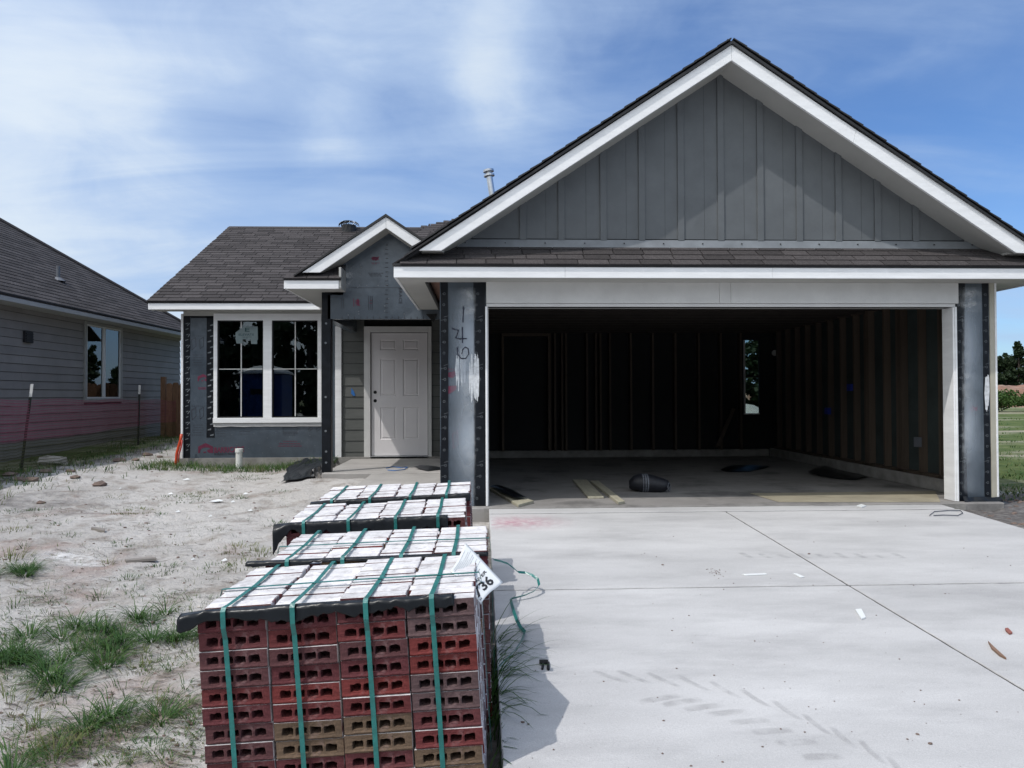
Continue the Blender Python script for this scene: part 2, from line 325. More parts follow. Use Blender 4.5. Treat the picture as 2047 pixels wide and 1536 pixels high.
def obj(name, mb, mats, parent=None, smooth=False, kind=None, bevel=0.0, solid=0.0, attr=None, recalc=True):
    off = OFF.get(parent.name, Vector((0, 0, 0))) if parent else Vector((0, 0, 0))
    me = mb.mesh(name, mats, off, smooth, attr)
    if recalc:
        b = bmesh.new(); b.from_mesh(me); bmesh.ops.recalc_face_normals(b, faces=b.faces); b.to_mesh(me); b.free()
    o = bpy.data.objects.new(name, me); COL.objects.link(o)
    if parent: o.parent = parent; OFF[o.name] = off
    if kind: o['kind'] = kind
    if bevel:
        m = o.modifiers.new('bevel', 'BEVEL'); m.width = bevel; m.segments = 1; m.limit_method = 'ANGLE'
    if solid:
        m = o.modifiers.new('solid', 'SOLIDIFY'); m.thickness = solid; m.offset = 0
    return o
def thing(name, label, cat, loc=(0, 0, 0), rot=(0, 0, 0), group=None, world=True):
    o = bpy.data.objects.new(name, None); COL.objects.link(o); o.location = loc; o.rotation_euler = rot; o.empty_display_size = 0.1
    o['label'] = label; o['category'] = cat
    if group: o['group'] = group
    OFF[o.name] = Vector(loc) if world else Vector((0, 0, 0))
    return o
def tag(o, label, cat, group=None):
    o['label'] = label; o['category'] = cat
    if group: o['group'] = group
    return o
def B(name, x0, x1, y0, y1, z0, z1, m, parent, **k): return obj(name, MB().box(x0, x1, y0, y1, z0, z1), m, parent, **k)
def inst(name, me, parent, mtx, col=None):
    o = bpy.data.objects.new(name, me); COL.objects.link(o); o.parent = parent
    off = OFF.get(parent.name, Vector((0, 0, 0)))
    o.matrix_basis = Matrix.Translation(-off) @ mtx
    if col: o.color = (*col, 1)
    return o
TXT = {}
def text_geo(s, bold=0.0):
    if (s, bold) in TXT: return TXT[(s, bold)]
    cu = bpy.data.curves.new('t', 'FONT'); cu.body = s; cu.size = 1; cu.resolution_u = 2; cu.offset = bold
    o = bpy.data.objects.new('t', cu); me = bpy.data.meshes.new_from_object(o)
    v = [(p.co.x, p.co.y) for p in me.vertices]; f = [tuple(p.vertices) for p in me.polygons]
    bpy.data.objects.remove(o); bpy.data.curves.remove(cu); bpy.data.meshes.remove(me)
    x0 = min(p[0] for p in v); x1 = max(p[0] for p in v); y0 = min(p[1] for p in v); y1 = max(p[1] for p in v)
    v = [((p[0]-x0)/(x1-x0), (p[1]-y0)/(y1-y0)) for p in v]
    TXT[(s, bold)] = (v, f, (x1-x0)/(y1-y0)); return TXT[(s, bold)]
def text(mb, s, org, ux, uy, mi=0, bold=0.0):      # lettering spanning ux (width) and uy (height)
    v, f, _ = text_geo(s, bold); org = Vector(org); ux = Vector(ux); uy = Vector(uy)
    mb.add([org+ux*p[0]+uy*p[1] for p in v], f, mi); return mb
def nz(x, y, z=0.0): return noise.noise(Vector((x, y, z)))

# ------------------------------------------------------------------ terrain
def lerp_tab(tab, x):
    if x <= tab[0][0]: return tab[0][1]
    for (a, b), (c, d) in zip(tab, tab[1:]):
        if x <= c:
            t = (x-a)/(c-a); return b+(d-b)*t
    return tab[-1][1]
def sm(a, b, x):
    t = min(1, max(0, (x-a)/(b-a))); return t*t*(3-2*t)
def dz(Y): return CAMZ-1.474+0.04*Y                 # driveway surface
DL, DR = 0.075, 4.84
YT = [(-60, -0.6), (-5, -0.30), (0, -0.10), (2.5, -0.01), (5, 0.13), (8, 0.27), (10.3, 0.37), (12.6, 0.40), (16, 0.50), (60, 0.46), (3000, 0.46)]
def gz(x, y):
    z = lerp_tab(YT, y)
    z += 0.12*sm(3.5, 6.5, -x)*sm(6, 9, y)
    z += .09*sm(-3.2, -2.2, x)*sm(.2, -.4, x)*sm(8.6, 9.8, y)
    near = sm(16, 11, y)
    z += near*(0.035*nz(x*0.9, y*0.9)+0.026*nz(x*3.1, y*3.1, 4)+0.014*nz(x*8, y*8, 8)) + 0.03*nz(x*.3, y*.3, 2)
    z += 0.10*math.exp(-((x+4.9)**2+(y-4.2)**2)/0.5)*sm(0, 1, y)
    if DL-0.05 < x < DR+0.05 and y < 7.8: z = dz(y)-0.13
    if x > DR+0.05 and y < 8.2: z = max(z, dz(y)-0.06)+0.02*nz(x*5, y*5)
    # under the buildings
    if -5.0 < x < 4.2 and 12.3 < y < 19: z = 0.30
    if -0.55 < x < 5.45 and 7.7 < y < 14: z = 0.20
    if -2.3 < x < -0.4 and 10.1 < y < 13: z = 0.3
    return z
def axis(lo, hi, step, far_lo, far_hi):
    v = []; x = lo
    while x < hi: v.append(x); x += step
    v.append(hi); s = step
    x = hi
    while x < far_hi: s *= 1.22; x += s; v.append(x)
    s = step; x = lo; pre = []
    while x > far_lo: s *= 1.22; x -= s; pre.append(x)
    return pre[::-1]+v
ax = axis(-9.5, 7.5, 0.06, -1500, 1500); ay = axis(1.2, 14.0, 0.06, -1500, 1500)
gv = [(x, y, gz(x, y)) for y in ay for x in ax]; nx = len(ax)
gf = [(j*nx+i, j*nx+i+1, (j+1)*nx+i+1, (j+1)*nx+i) for j in range(len(ay)-1) for i in range(nx-1)]
def grassy(x, y):
    g = 0.0
    g = max(g, sm(5.1, 6.5, x)*sm(8.8, 9.6, y)*0.9)
    g = max(g, sm(14, 18, y)*0.9)
    g = max(g, sm(-6.0, -6.7, x)*sm(8, 10, y)*0.95)
    g = max(g, 0.7*sm(11.9, 12.4, y)*sm(-5.2, -4.8, x)*sm(-2.4, -2.9, x))
    g = max(g, sm(-12, -30, x)*0.9); g = max(g, sm(12, 20, x)*0.9)
    return g
def dirty(x, y):
    g = 0.0
    g = max(g, sm(4.85, 5.0, x)*sm(9.6, 8.6, y)*sm(-2, 2, y))
    g = max(g, .8*sm(-5.6, -6.4, x)*sm(8, 10, y)*sm(18, 15, y))
    g = max(g, .75*math.exp(-((x+2.6)**2+(y-3.0)**2)/.35)); g = max(g, .55*math.exp(-((x+1.75)**2+(y-3.3)**2)/.05)); g = max(g, .5*math.exp(-((x+5.2)**2/2+(y-8.6)**2/.5)))
    g = max(g, .8*sm(DL-.35, DL-.1, x)*sm(DL+.1, DL, x)*sm(8, 7, y))
    return g
me = bpy.data.meshes.new('ground'); me.from_pydata(gv, [], gf)
at = me.attributes.new('grassy', 'FLOAT', 'POINT'); at.data.foreach_set('value', [grassy(v[0], v[1]) for v in gv]); at = me.attributes.new('dirt', 'FLOAT', 'POINT'); at.data.foreach_set('value', [dirty(v[0], v[1]) for v in gv])
me.polygons.foreach_set('use_smooth', [True]*len(me.polygons))
mg = bpy.data.materials.new('sandy_ground'); mg.use_nodes = True
t = mg.node_tree; n = t.nodes; l = t.links; b = n['Principled BSDF']; b.inputs['Roughness'].default_value = 0.95; b.inputs['Specular IOR Level'].default_value = 0.15
geo = n.new('ShaderNodeNewGeometry')
def gn(scale, detail=7, rough=0.62, sxyz=None, off=0):
    x = n.new('ShaderNodeTexNoise'); x.inputs['Scale'].default_value = scale; x.inputs['Detail'].default_value = detail; x.inputs['Roughness'].default_value = rough
    mpp = n.new('ShaderNodeMapping'); mpp.inputs['Location'].default_value = (off, off*1.3, 0)
    if sxyz: mpp.inputs['Scale'].default_value = sxyz
    l.new(geo.outputs['Position'], mpp.inputs[0]); l.new(mpp.outputs[0], x.inputs['Vector']); return x.outputs[0]
def rg(src, a, b2, c=0.0, d=1.0):
    x = n.new('ShaderNodeMapRange'); x.inputs['From Min'].default_value = a; x.inputs['From Max'].default_value = b2; x.inputs['To Min'].default_value = c; x.inputs['To Max'].default_value = d
    l.new(src, x.inputs['Value']); return x.outputs[0]
def mxc(f, A, Bc):
    x = n.new('ShaderNodeMix'); x.data_type = 'RGBA'; l.new(f, x.inputs[0])
    for i, c in ((6, A), (7, Bc)):
        if isinstance(c, tuple): x.inputs[i].default_value = (*c, 1)
        else: l.new(c, x.inputs[i])
    return x.outputs[2]
c = mxc(rg(gn(0.8), 0.38, 0.64), (0.46, 0.44, 0.42), (0.57, 0.55, 0.53))
c = mxc(rg(gn(3.0, off=5), 0.50, 0.70), c, (0.27, 0.235, 0.205))
c = mxc(rg(gn(0.7, off=11), 0.58, 0.68, 0, 0.6), c, (0.30, 0.20, 0.17))
c = mxc(rg(gn(34, 4, off=3), 0.60, 0.70, 0, 0.55), c, (0.16, 0.13, 0.11))
c = mxc(rg(gn(2.2, 8, off=21), 0.69, 0.74, 0, 0.8), c, (0.72, 0.71, 0.69))
da = n.new('ShaderNodeAttribute'); da.attribute_name = 'dirt'
ad2 = n.new('ShaderNodeMath'); ad2.operation = 'ADD'; l.new(da.outputs['Fac'], ad2.inputs[0]); l.new(rg(gn(4, 8, off=41), 0.25, 0.75, -0.35, 0.35), ad2.inputs[1])
c = mxc(rg(ad2.outputs[0], 0.25, 0.75), c, mxc(rg(gn(13, 6, off=44), .45, .7), (0.135, 0.125, 0.12), (0.27, 0.255, 0.24)))
gr = mxc(rg(gn(2.0, 9, off=8), 0.35, 0.65), (0.060, 0.092, 0.026), (0.125, 0.155, 0.055))
gr = mxc(rg(gn(0.55, 7, sxyz=(0.22, 1, 1), off=2), 0.50, 0.60, 0, 0.85), gr, (0.34, 0.31, 0.24))
ga = n.new('ShaderNodeAttribute'); ga.attribute_name = 'grassy'
ad = n.new('ShaderNodeMath'); ad.operation = 'ADD'; l.new(ga.outputs['Fac'], ad.inputs[0]); l.new(rg(gn(5, 8, off=31), 0.2, 0.8, -0.35, 0.35), ad.inputs[1])
c = mxc(rg(ad.outputs[0], 0.35, 0.60), c, gr)
l.new(c, b.inputs['Base Color'])
bp = n.new('ShaderNodeBump'); bp.inputs['Strength'].default_value = 1.0; bp.inputs['Distance'].default_value = 0.05; l.new(gn(11, 9, 0.7, off=17), bp.inputs['Height']); l.new(bp.outputs[0], b.inputs['Normal'])
me.materials.append(mg)
ground = bpy.data.objects.new('ground', me); COL.objects.link(ground); ground['kind'] = 'structure'
def G(px, py):                                   # photo point on the terrain
    z = 0.2
    for _ in range(12):
        p = PZ(px, py, z); z = gz(p.x, p.y)
    return Vector((p.x, p.y, z))
def D(px, py, up=0.0):                           # photo point on the driveway
    z = 0.2
    for _ in range(12):
        p = PZ(px, py, z+up); z = dz(p.y)
    return Vector((p.x, p.y, z+up))

# ------------------------------------------------------------------ driveway
JY = [7.46, 4.93, 2.35, -0.3, -3.0, -5.6]; JX = [DL, 2.445, DR]
drive = thing('driveway', 'x', 'x', (2.4, 3, 0)); del drive['label']; del drive['category']; drive['kind'] = 'structure'
def slab_piece(x0, x1, y0, y1, m=m_conc, name='slab', bev=0.004, par=drive):
    mb = MB(); th = 0.16
    # a light mesh so the top follows the slope; tiny crown
    v = []; cs = [(x0, y0), (x1, y0), (x1, y1), (x0, y1)]
    for (xa_, ya_), (xb_, yb_) in zip(cs, cs[1:]+cs[:1]):
        n_ = max(2, int((abs(xb_-xa_)+abs(yb_-ya_))/.05))
        for i in range(n_):
            f = i/n_; x = xa_+(xb_-xa_)*f; y = ya_+(yb_-ya_)*f; w_ = .0028*nz(x*9, y*9, 3)+.0022*nz(x*31, y*31, 5)+.002*nz(x*2, y*2)
            if xa_ == xb_: x += w_
            else: y += w_*1.6
            v.append((x, y, dz(y)))
    mb.prism(v, (0, 0, -th)); return obj(name, mb, m, par, bevel=bev)
g = 0.0075
for j in range(len(JY)-1):
    for i in range(2): slab_piece(JX[i]+(g if i else 0), JX[i+1]-(0 if i else g), JY[j+1]+g*1.5, JY[j]-g*1.5-(.014 if j == 0 else 0))
slab_piece(DL, DR-0.02, 7.46+.016, 7.70, name='apron')
mb = MB().box(DL+0.02, DR-0.02, -5.5, 7.6, -0.4, -0.38); mb = MB()
mb.prism([(DL+.02, -5.5, dz(-5.5)-.007), (DR-.02, -5.5, dz(-5.5)-.007), (DR-.02, 7.68, dz(7.68)-.007), (DL+.02, 7.68, dz(7.68)-.007)], (0, 0, -0.1))
obj('joint_fill', mb, mat('joint_dirt', (0.045, 0.04, 0.037), 0.95, 0.5, 9), drive)
road = obj('street', MB().box(-400, 400, -13.5, -6.2, -0.5, -0.24), mat('street_concrete', (0.36, 0.355, 0.35), 0.9, 0.1, 1), kind='structure')

# tyre tread prints, dust and pink marking paint lying on the slabs
def patch(mb, at, org, ux, uy, curve=0.0, nu=10, nv=6):
    k = len(mb.v); vs = []
    for j in range(nv+1):
        for i in range(nu+1):
            u = i/nu; v = j/nv; p = Vector(org)+Vector(ux)*u+Vector(uy)*(v-0.5+curve*u*u)
            vs.append((p.x, p.y, dz(p.y)+0.002)); at.append(max(0, min(1, 3.2*math.sin(math.pi*min(1, u*1.0))**0.8*math.sin(math.pi*v)**1.2*(1-0.4*u))))
    mb.add(vs, [(j*(nu+1)+i, j*(nu+1)+i+1, (j+1)*(nu+1)+i+1, (j+1)*(nu+1)+i) for j in range(nv) for i in range(nu)])
mb = MB(); at = []
up = [(1188, 1343), (1238, 1343), (1297, 1347), (1357, 1352), (1424, 1365), (1485, 1380), (1549, 1403), (1610, 1430), (1665, 1455), (1723, 1482), (1780, 1515)]
for k, (x, y) in enumerate(up):
    q = 58-k*3; p0 = D(x-4, y-3); p1 = D(x+q, y+26+k*2.2); d = p1-p0; s = Vector((-d.y, d.x, 0)).normalized()*(0.040-0.001*k)
    patch(mb, at, p0, d, s, 0.9)
lo = [(1285, 1402), (1330, 1408), (1375, 1417), (1418, 1428), (1465, 1444), (1510, 1463), (1560, 1485), (1610, 1512)]
for k, (x, y) in enumerate(lo):
    p0 = D(x-8, y+3); p1 = D(x+72, y-14+k*1.5); d = p1-p0; s = Vector((-d.y, d.x, 0)).normalized()*0.055
    patch(mb, at, p0, d, s, -0.3)
for k in range(9):
    p0 = D(1480+k*38, 1105+((k*7) % 5)); p1 = D(1500+k*38, 1117); d = p1-p0; s = Vector((-d.y, d.x, 0)).normalized()*0.06
    patch(mb, at, p0, d, s, 0.3)
o = obj('tyre_print', mb, m_dust, drive, attr=('fade', at), recalc=False); o['kind'] = 'stuff'
mb = MB(); at = []
def haze_disc(mb, at, c, rx, ry, n=24, rings=7):
    vs = []; k0 = 0
    for r in range(rings+1):
        for i in range(n):
            t = 2*math.pi*i/n; q = r/rings; x = c.x+rx*q*math.cos(t); y = c.y+ry*q*math.sin(t)
            vs.append((x, y, dz(y)+0.0015)); at.append((1-q)**1.3)
    mb.add(vs, [(r*n+i, r*n+(i+1) % n, (r+1)*n+(i+1) % n, (r+1)*n+i) for r in range(rings) for i in range(n)])
haze_disc(mb, at, D(1010, 1045)+Vector((.1, 0, 0)), 0.62, 0.42)
for v_i, v in enumerate(mb.v):
    if v[0] < DL+.01 or v[1] > 7.69: at[v_i] = 0.0; mb.v[v_i] = (max(v[0], DL+.01), min(v[1], 7.69), dz(min(v[1], 7.69))+0.0015)
o = obj('marking_paint', mb, m_pinkspray, drive, attr=('fade', at), recalc=False); o['label'] = 'faint pink marking paint sprayed on the slab'

m_found2 = mat('porch_concrete', (0.36, 0.345, 0.33), 0.9, 0.12, 2, 0.4, 60, use='Position')
# ------------------------------------------------------------------ HOUSE
HS = thing('house', 'unfinished single storey house with white gabled open garage and grey roof', 'house', (0.2, 12, 0.4))
ZG = 0.393; ZS = 0.530                          # garage floor, house slab
YF, YW = 7.47, 7.85                              # front fascia plane, garage front wall plane
XL = PXZ(882, 800, YW)[0]; XR = PXZ(1990, 800, YW)[0]
XJL = PXZ(971, 800, YW)[0]; XJR = PXZ(1908, 800, YW)[0]
XC = PXZ(1462.5, 100, YF)[0]
XE0 = PXZ(787, 545, YF)[0]; XE1 = 2*XC-XE0
ZFT = PXZ(1300, 531, YF)[1]; ZFB = PXZ(1300, 556, YF)[1]
ZSO = ZFB+0.01
YM, YMF = 12.6, 12.2                             # window wall and its fascia
YP, YPF = 10.4, 10.03                            # porch front and its fascia
print('calib', XL, XR, XJL, XJR, XC, XE0, XE1, ZFT, ZFB, 'soffit px', PXZ(1300, 572, YW)[1])

# floors, foundations
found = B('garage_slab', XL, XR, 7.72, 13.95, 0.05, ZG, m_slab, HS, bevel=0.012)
lip = B('slab_edge', XJL-.02, XJR+.02, 7.705, 7.715, 0.05, ZG-0.004, m_found, HS)
B('foundation', -5.0, XL-.003, 12.56, 18.5, 0.1, ZS, m_found, HS)
B('foundation', XL, 4.2, 13.96, 18.5, 0.1, ZS, m_found, HS)
B('porch_slab', PXZ(650, 930, 10.3)[0]-.04, XL-0.002, 10.26, 12.555, 0.15, ZS-0.03, m_found2, HS, bevel=0.01)
path = obj('walkway', MB().prism([(-1.56, 8.1, .43), (-0.50, 8.1, .43), (-0.47, 10.25, .488), (-1.50, 10.25, .488)], (0, 0, -.12)), m_found2, bevel=0.01, kind='structure')
# curb round the garage
B('curb', XR-.16, XR-.01, 7.95, 13.8, ZG, ZG+.15, m_found, HS, bevel=.01)
B('curb', XL+.02, XR-.17, 13.78, 13.93, ZG, ZG+.13, m_found, HS, bevel=.01)

# ---- garage front wall
Zh1 = PXZ(1437, 572, YW)[1]; Zh0 = PXZ(1437, 607, YW)[1]; ZO = PXZ(1437, 614, YW)[1]
def post_wall(x0, x1, tape):
    w = B('front_wall', x0, x1, YW, YW+.12, 0.25, ZSO+.3, m_sheath, HS)
    return w
wl = post_wall(XL, XJL, 0)
wr = post_wall(XJR+.03, XR-.06, 0)
B('header_wall', XJL-.001, XJR+.031, YW+.03, YW+.12, ZO, ZSO+.3, m_sheath, HS)
xj = PXZ(1437, 590, YW)[0]; xj2 = PXZ(1460, 590, YW)[0]
xa = PXZ(972, 590, YW)[0]; xb = PXZ(1914, 590, YW)[0]
for x0, x1 in ((xa, xj), (xj+.001, xj2-.001), (xj2, xb)):
    B('header_board', x0, x1-.001, YW-.02, YW+.028, Zh0, ZSO, m_trimw, HS, bevel=.002)
B('header_trim', xa, xb-.03, YW-.008, YW+.06, ZO, Zh0-.003, m_trimw, HS, bevel=.003)
ztip = PXZ(971, 1024, YW)[1]
B('jamb_trim', XJL-.002, XJL+.02, YW-.03, YW+.05, dz(7.7)+.012, ZO, m_white, HS, bevel=.002)
B('jamb_trim', XJR, XJR+.02, YW-.03, YW+.05, dz(7.7)+.012, ZO, m_white, HS, bevel=.002)
# the inner jamb board on the right, its face turned to the left, and the one on the left
B('jamb_board', XJR-.02, XJR-.002, YW-.02, YW+.17, dz(7.7)+.012, ZO-.002, m_white, HS, bevel=.002)
B('jamb_board', XJL+.022, XJL+.03, YW+.0, YW+.17, dz(7.7)+.012, ZO-.002, m_trimw, HS, bevel=.002)
B('jamb_board', XJL+.03, XJR-.022, YW+.0, YW+.17, ZO+.0, ZO+.02, m_trimw, HS)
# flashing tape strips on both piers
def strip(x0, x1, y, z0, z1, m, th=.004, name='flashing_tape', par=HS, wav=0.0):
    mb = MB(); n = 14; vs = []
    for i in range(n+1):
        z = z0+(z1-z0)*i/n; w = wav*nz(z*3, x0*7)
        vs += [(x0+w, y, z), (x1+wav*nz(z*4, x1*9, 3), y, z)]
    mb.add(vs, [(2*i, 2*i+1, 2*i+3, 2*i+2) for i in range(n)])
    k = len(mb.v); mb2 = MB(); mb2.add(vs+[(a, b2-th, c2) for a, b2, c2 in vs], [(2*i+k, 2*i+1+k, 2*i+3+k, 2*i+2+k) for i in range(n)] + [(2*i, 2*i+2, 2*i+2+k, 2*i+k) for i in range(n)] + [(2*i+1, 2*i+1+k, 2*i+3+k, 2*i+3) for i in range(n)] + [(2*i, 2*i+1, 2*i+3, 2*i+2) for i in range(n)] + [(0, 1, 1+k, k), (2*n, 2*n+k, 2*n+1+k, 2*n+1)])
    return obj(name, mb2, m, par)
yt = YW-.001
xt1 = PXZ(896, 800, YW)[0]; xt2 = PXZ(947, 800, YW)[0]
tz0, tz1 = PXZ(900, 1020, YW)[1], ZSO
tapes = [strip(XL-.003, xt1, yt, tz0, tz1, m_tape, wav=.01), strip(xt2, XJL-.003, yt, tz0, tz1, m_tape, wav=.012)]
xt3 = PXZ(1931, 800, YW)[0]; xt4 = PXZ(1966, 800, YW)[0]
tapes += [strip(XJR+.025, xt3, yt, tz0+.04, tz1, m_tape, wav=.012), strip(xt4, XR-.07, yt, tz0+.04, tz1, m_tape, wav=.01)]
# rings and dashes printed on the tapes
def ring(mb, c, r, w, n=10):
    vs = []
    for i in range(n):
        t = 2*math.pi*i/n
        vs += [(c[0]+r*math.cos(t), c[1], c[2]+r*math.sin(t)), (c[0]+(r-w)*math.cos(t), c[1], c[2]+(r-w)*math.sin(t))]
    mb.add(vs, [(2*i, (2*i+2) % (2*n), (2*i+3) % (2*n), 2*i+1) for i in range(n)])
def bar(mb, p0, p1, w):
    p0 = Vector(p0); p1 = Vector(p1); d = (p1-p0).normalized(); s = d.cross(Vector((0, 1, 0)))*w/2
    mb.add([p0-s, p1-s, p1+s, p0+s], [(0, 1, 2, 3)])
mb = MB(); ym = YW-.0065
for x0, x1 in ((XL, xt1), (xt2, XJL-.003), (XJR+.02, xt3), (xt4, XR-.07)):
    z = tz0+.12; k = 0
    while z < tz1-.1:
        q = (k % 4)/4; x = x0+.03+(x1-x0-.055)*q
        ring(mb, (x, ym, z), .013, .0035)
        if k % 4: bar(mb, (x-.012, ym, z+.004), (x-.012-.012*(k % 4), ym, z-.004), .003)
        z += 0.115 if k % 4 != 3 else 0.16; k += 1
        if k % 4 == 3: bar(mb, (x-.01, ym, z+.03), (x+.035, ym, z+.045), .003)
o = obj('tape_print', mb, m_printlt, HS); o['kind'] = 'stuff'
# print on the left pier: lines of text, outline boxes, maroon logo, the marker number 1 4 6
def pp(px, py, y=YW-.0018): p = PY(px, py, y); return (p.x, y, p.z)
mb = MB(); mbm = MB()
def lines(mb, px0, px1, pys, y=YW-.0018, w=.004):
    for k, py in enumerate(pys):
        a = px0+(k*7 % 5); 
        n_ = max(3, int((px1-px0)/5)); xs = a
        lim = px1-((k*5) % 7)
        while xs < lim-2:
            e = min(lim, xs+3+((k*3+n_) % 5)); bar(mb, pp(xs, py, y), pp(e, py, y), w); xs = e+1.2
lines(mb, 904, 938, [612, 616]); lines(mb, 899, 938, [809, 817, 823, 830, 838, 844, 851])
lines(mb, 915, 947, [902])
def outline(mb, pts, y, w=.004):
    for a, b2 in zip(pts, pts[1:]+pts[:1]): bar(mb, pp(*a, y), pp(*b2, y), w)
outline(mbm, [(905, 868), (915, 860), (916, 888), (906, 896)], YW-.0018)
for k in range(3): bar(mbm, pp(908, 870+k*7), pp(914, 866+k*7), .004)
outline(mb, [(932, 868), (942, 860), (943, 880), (933, 888)], YW-.0018, .003)
outline(mb, [(905, 628), (915, 632), (915, 660), (905, 656)], YW-.0018, .003)
mbm.add([pp(896, 745), pp(910, 742), pp(912, 750), pp(905, 756), pp(896, 754)], [(0, 1, 2, 3, 4)])
mbm.add([pp(896, 772), pp(912, 771), pp(913, 778), pp(903, 785), pp(896, 788)], [(0, 1, 2, 3, 4)])
text(mbm, 'RMON', pp(896, 741), Vector(pp(911, 741))-Vector(pp(896, 741)), (0, 0, .022))
obj('wrap_print', mb, m_printdk, wl, kind='stuff'); obj('maroon_print', mbm, m_maroon, wl)
def stroke(name, pts, m, r, par, y):
    P_ = [Vector(pp(x, z, y)) for x, z in pts]; mb = MB().tube(P_, r, 5); return obj(name, mb, m, par)
ys = YW-.0035
ys = YW-.0095
stroke('number_one', [(926.5, 613), (926, 630), (925.5, 645)], m_marker, .0062, wl, ys)
stroke('number_four', [(903, 657), (917, 661), (911, 676), (921, 678), (933, 677)], m_marker, .0062, wl, ys)
stroke('number_four', [(924.5, 654), (924.5, 686)], m_marker, .0062, wl, ys)
stroke('number_six', [(915, 694), (914, 700), (916, 710), (922, 717), (931, 717), (937, 708), (936, 697), (930, 694), (925, 699), (923, 708)], m_marker, .0058, wl, ys)
# overspray on both piers; the wrap's sheen is painted as pale patches
mb = MB(); r2 = random.Random(3)
def spray(mb, x0, x1, zt, zb, n, y):
    for i in range(n):
        x = r2.uniform(x0, x1); t0 = zt+r2.uniform(-8, 14); b0 = zb+r2.uniform(-22, 10); ww = r2.uniform(1.2, 3.2); yy = y-.0004*i/ n-.0002
        mb.add([pp(x-ww*.3, t0, yy), pp(x+ww*.5, t0+2, yy), pp(x+ww, (t0+b0)/2, yy), pp(x+ww*.4, b0, yy), pp(x-ww*.2, b0-1, yy), pp(x-ww, (t0+b0)/2, yy)], [(0, 1, 2, 3, 4, 5)])
spray(mb, 937, 957, 714, 796, 22, YW-.007); spray(mb, 912, 930, 704, 774, 10, YW-.0022)
o = obj('white_overspray', mb, m_spray, wl); o['label'] = 'streaky white paint sprayed over the wrap'; o['kind'] = 'stuff'
mb = MB(); spray(mb, 1969, 1977, 756, 816, 14, YW-.007)
o = obj('white_overspray', mb, m_spray, wr); o['kind'] = 'stuff'
def spray_sheen_haze(par, px0, px1, py0, py1, y, cx, amp, edge=0.35, m_=None):
    mb = MB(); at = []; nu, nv = 12, 40
    for j in range(nv+1):
        for i in range(nu+1):
            u, v = i/nu, j/nv; mb.v.append(pp(px0+(px1-px0)*u, py0+(py1-py0)*v, y))
            c0 = cx+0.12*nz(v*5, 2.2); at.append(max(0, amp*math.exp(-((u-c0)/edge)**2)*math.sin(math.pi*v)**.4*(0.55+0.9*nz(v*4, 7.7)+.25) if 0 < u < 1 else 0))
    for j in range(nv):
        for i in range(nu): mb.f.append((j*(nu+1)+i, j*(nu+1)+i+1, (j+1)*(nu+1)+i+1, (j+1)*(nu+1)+i)); mb.mi.append(0); mb.a.append(0)
    obj('spray_or_sheen', mb, m_ or m_sprayfade, par, attr=('fade', at), recalc=False)
spray_sheen_haze(wl, 898, 950, 574, 1018, YW-.0074, .72, .75, .5, m_sheen)
spray_sheen_haze(wr, 1926, 1962, 574, 990, YW-.0074, .28, .65, .5, m_sheen)
spray_sheen_haze(wl, 900, 952, 690, 1000, YW-.0078, .80, .25)
spray_sheen_haze(wl, 905, 952, 574, 640, YW-.0078, .7, .4)
spray_sheen_haze(wr, 1922, 1950, 620, 985, YW-.0078, .3, .3)
spray_sheen_haze(wr, 1912, 1965, 574, 625, YW-.0078, .5, .5)
# print on the right pier
mb = MB()
lines(mb, 1934, 1960, [628, 634, 783, 788, 794, 857, 862]); text(mb, 'E', pp(1932, 711), (.045, 0, 0), (0, 0, .05)); text(mb, 'E', pp(1934, 936), (.045, 0, 0), (0, 0, .05))
obj('wrap_print', mb, m_printdk, wr, kind='stuff')
mbm = MB().add([pp(1936, 817), pp(1944, 812), pp(1952, 815), pp(1954, 811), pp(1953, 822), pp(1946, 820), pp(1940, 823)], [tuple(range(7))]); lines(mbm, 1935, 1953, [829]); obj('maroon_print', mbm, m_maroon, wr)
# corner boards of the right pier and its black apron
B('corner_board', XR-.058, XR-.006, YW-.012, YW+.03, ZG-.02, ZSO, mat('bare_trim_board', (.42, .40, .33), .7, .08), HS, bevel=.002)
B('corner_board', XR-.004, XR+.016, YW-.016, YW+.09, ZG-.02, ZSO, m_white, HS, bevel=.002)
mb = MB(); x0, x1 = XJR+.06, XR+.03
def apron(u, v): return (x0+(x1-x0)*u, YW-.03-.05*v-.015*nz(u*5, v*3), PXZ(1950, 993, YW)[1]-.11*v+.015*nz(u*7, 1.3))
obj('flashing_apron', MB().sheet(apron, 14, 4), m_film, HS, solid=.003)
B('pier_footing', XJR+.04, XR+.02, YW-.05, YW+.11, 0.1, PXZ(1950, 1005, YW)[1], m_found, HS, bevel=.015)
B('pier_footing', XL-.01, XJL-.01, YW-.02, YW+.11, 0.1, ZG-.06, m_found, HS, bevel=.015)

# ---- garage side walls, back wall, studs, ceiling
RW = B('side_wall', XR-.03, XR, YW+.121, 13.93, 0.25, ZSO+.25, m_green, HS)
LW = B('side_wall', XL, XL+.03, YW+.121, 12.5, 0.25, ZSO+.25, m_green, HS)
wx0, wx1 = PXZ(1487, 750, 13.85)[0], PXZ(1519, 750, 13.85)[0]; wz0, wz1 = PXZ(1500, 829, 13.85)[1], PXZ(1500, 680, 13.85)[1]
mb = MB(); yb0, yb1 = 13.88, 13.93
mb.box(XL, wx0, yb0, yb1, 0.3, ZSO+.3).box(wx1, XR-.03, yb0, yb1, 0.3, ZSO+.3).box(wx0, wx1, yb0, yb1, 0.3, wz0).box(wx0, wx1, yb0, yb1, wz1, ZSO+.3)
BW = obj('back_wall', mb, mat('dark_backing_board', (.015, .016, .018), .9), HS)  # near-black board, darkness of the house beyond put into its colour
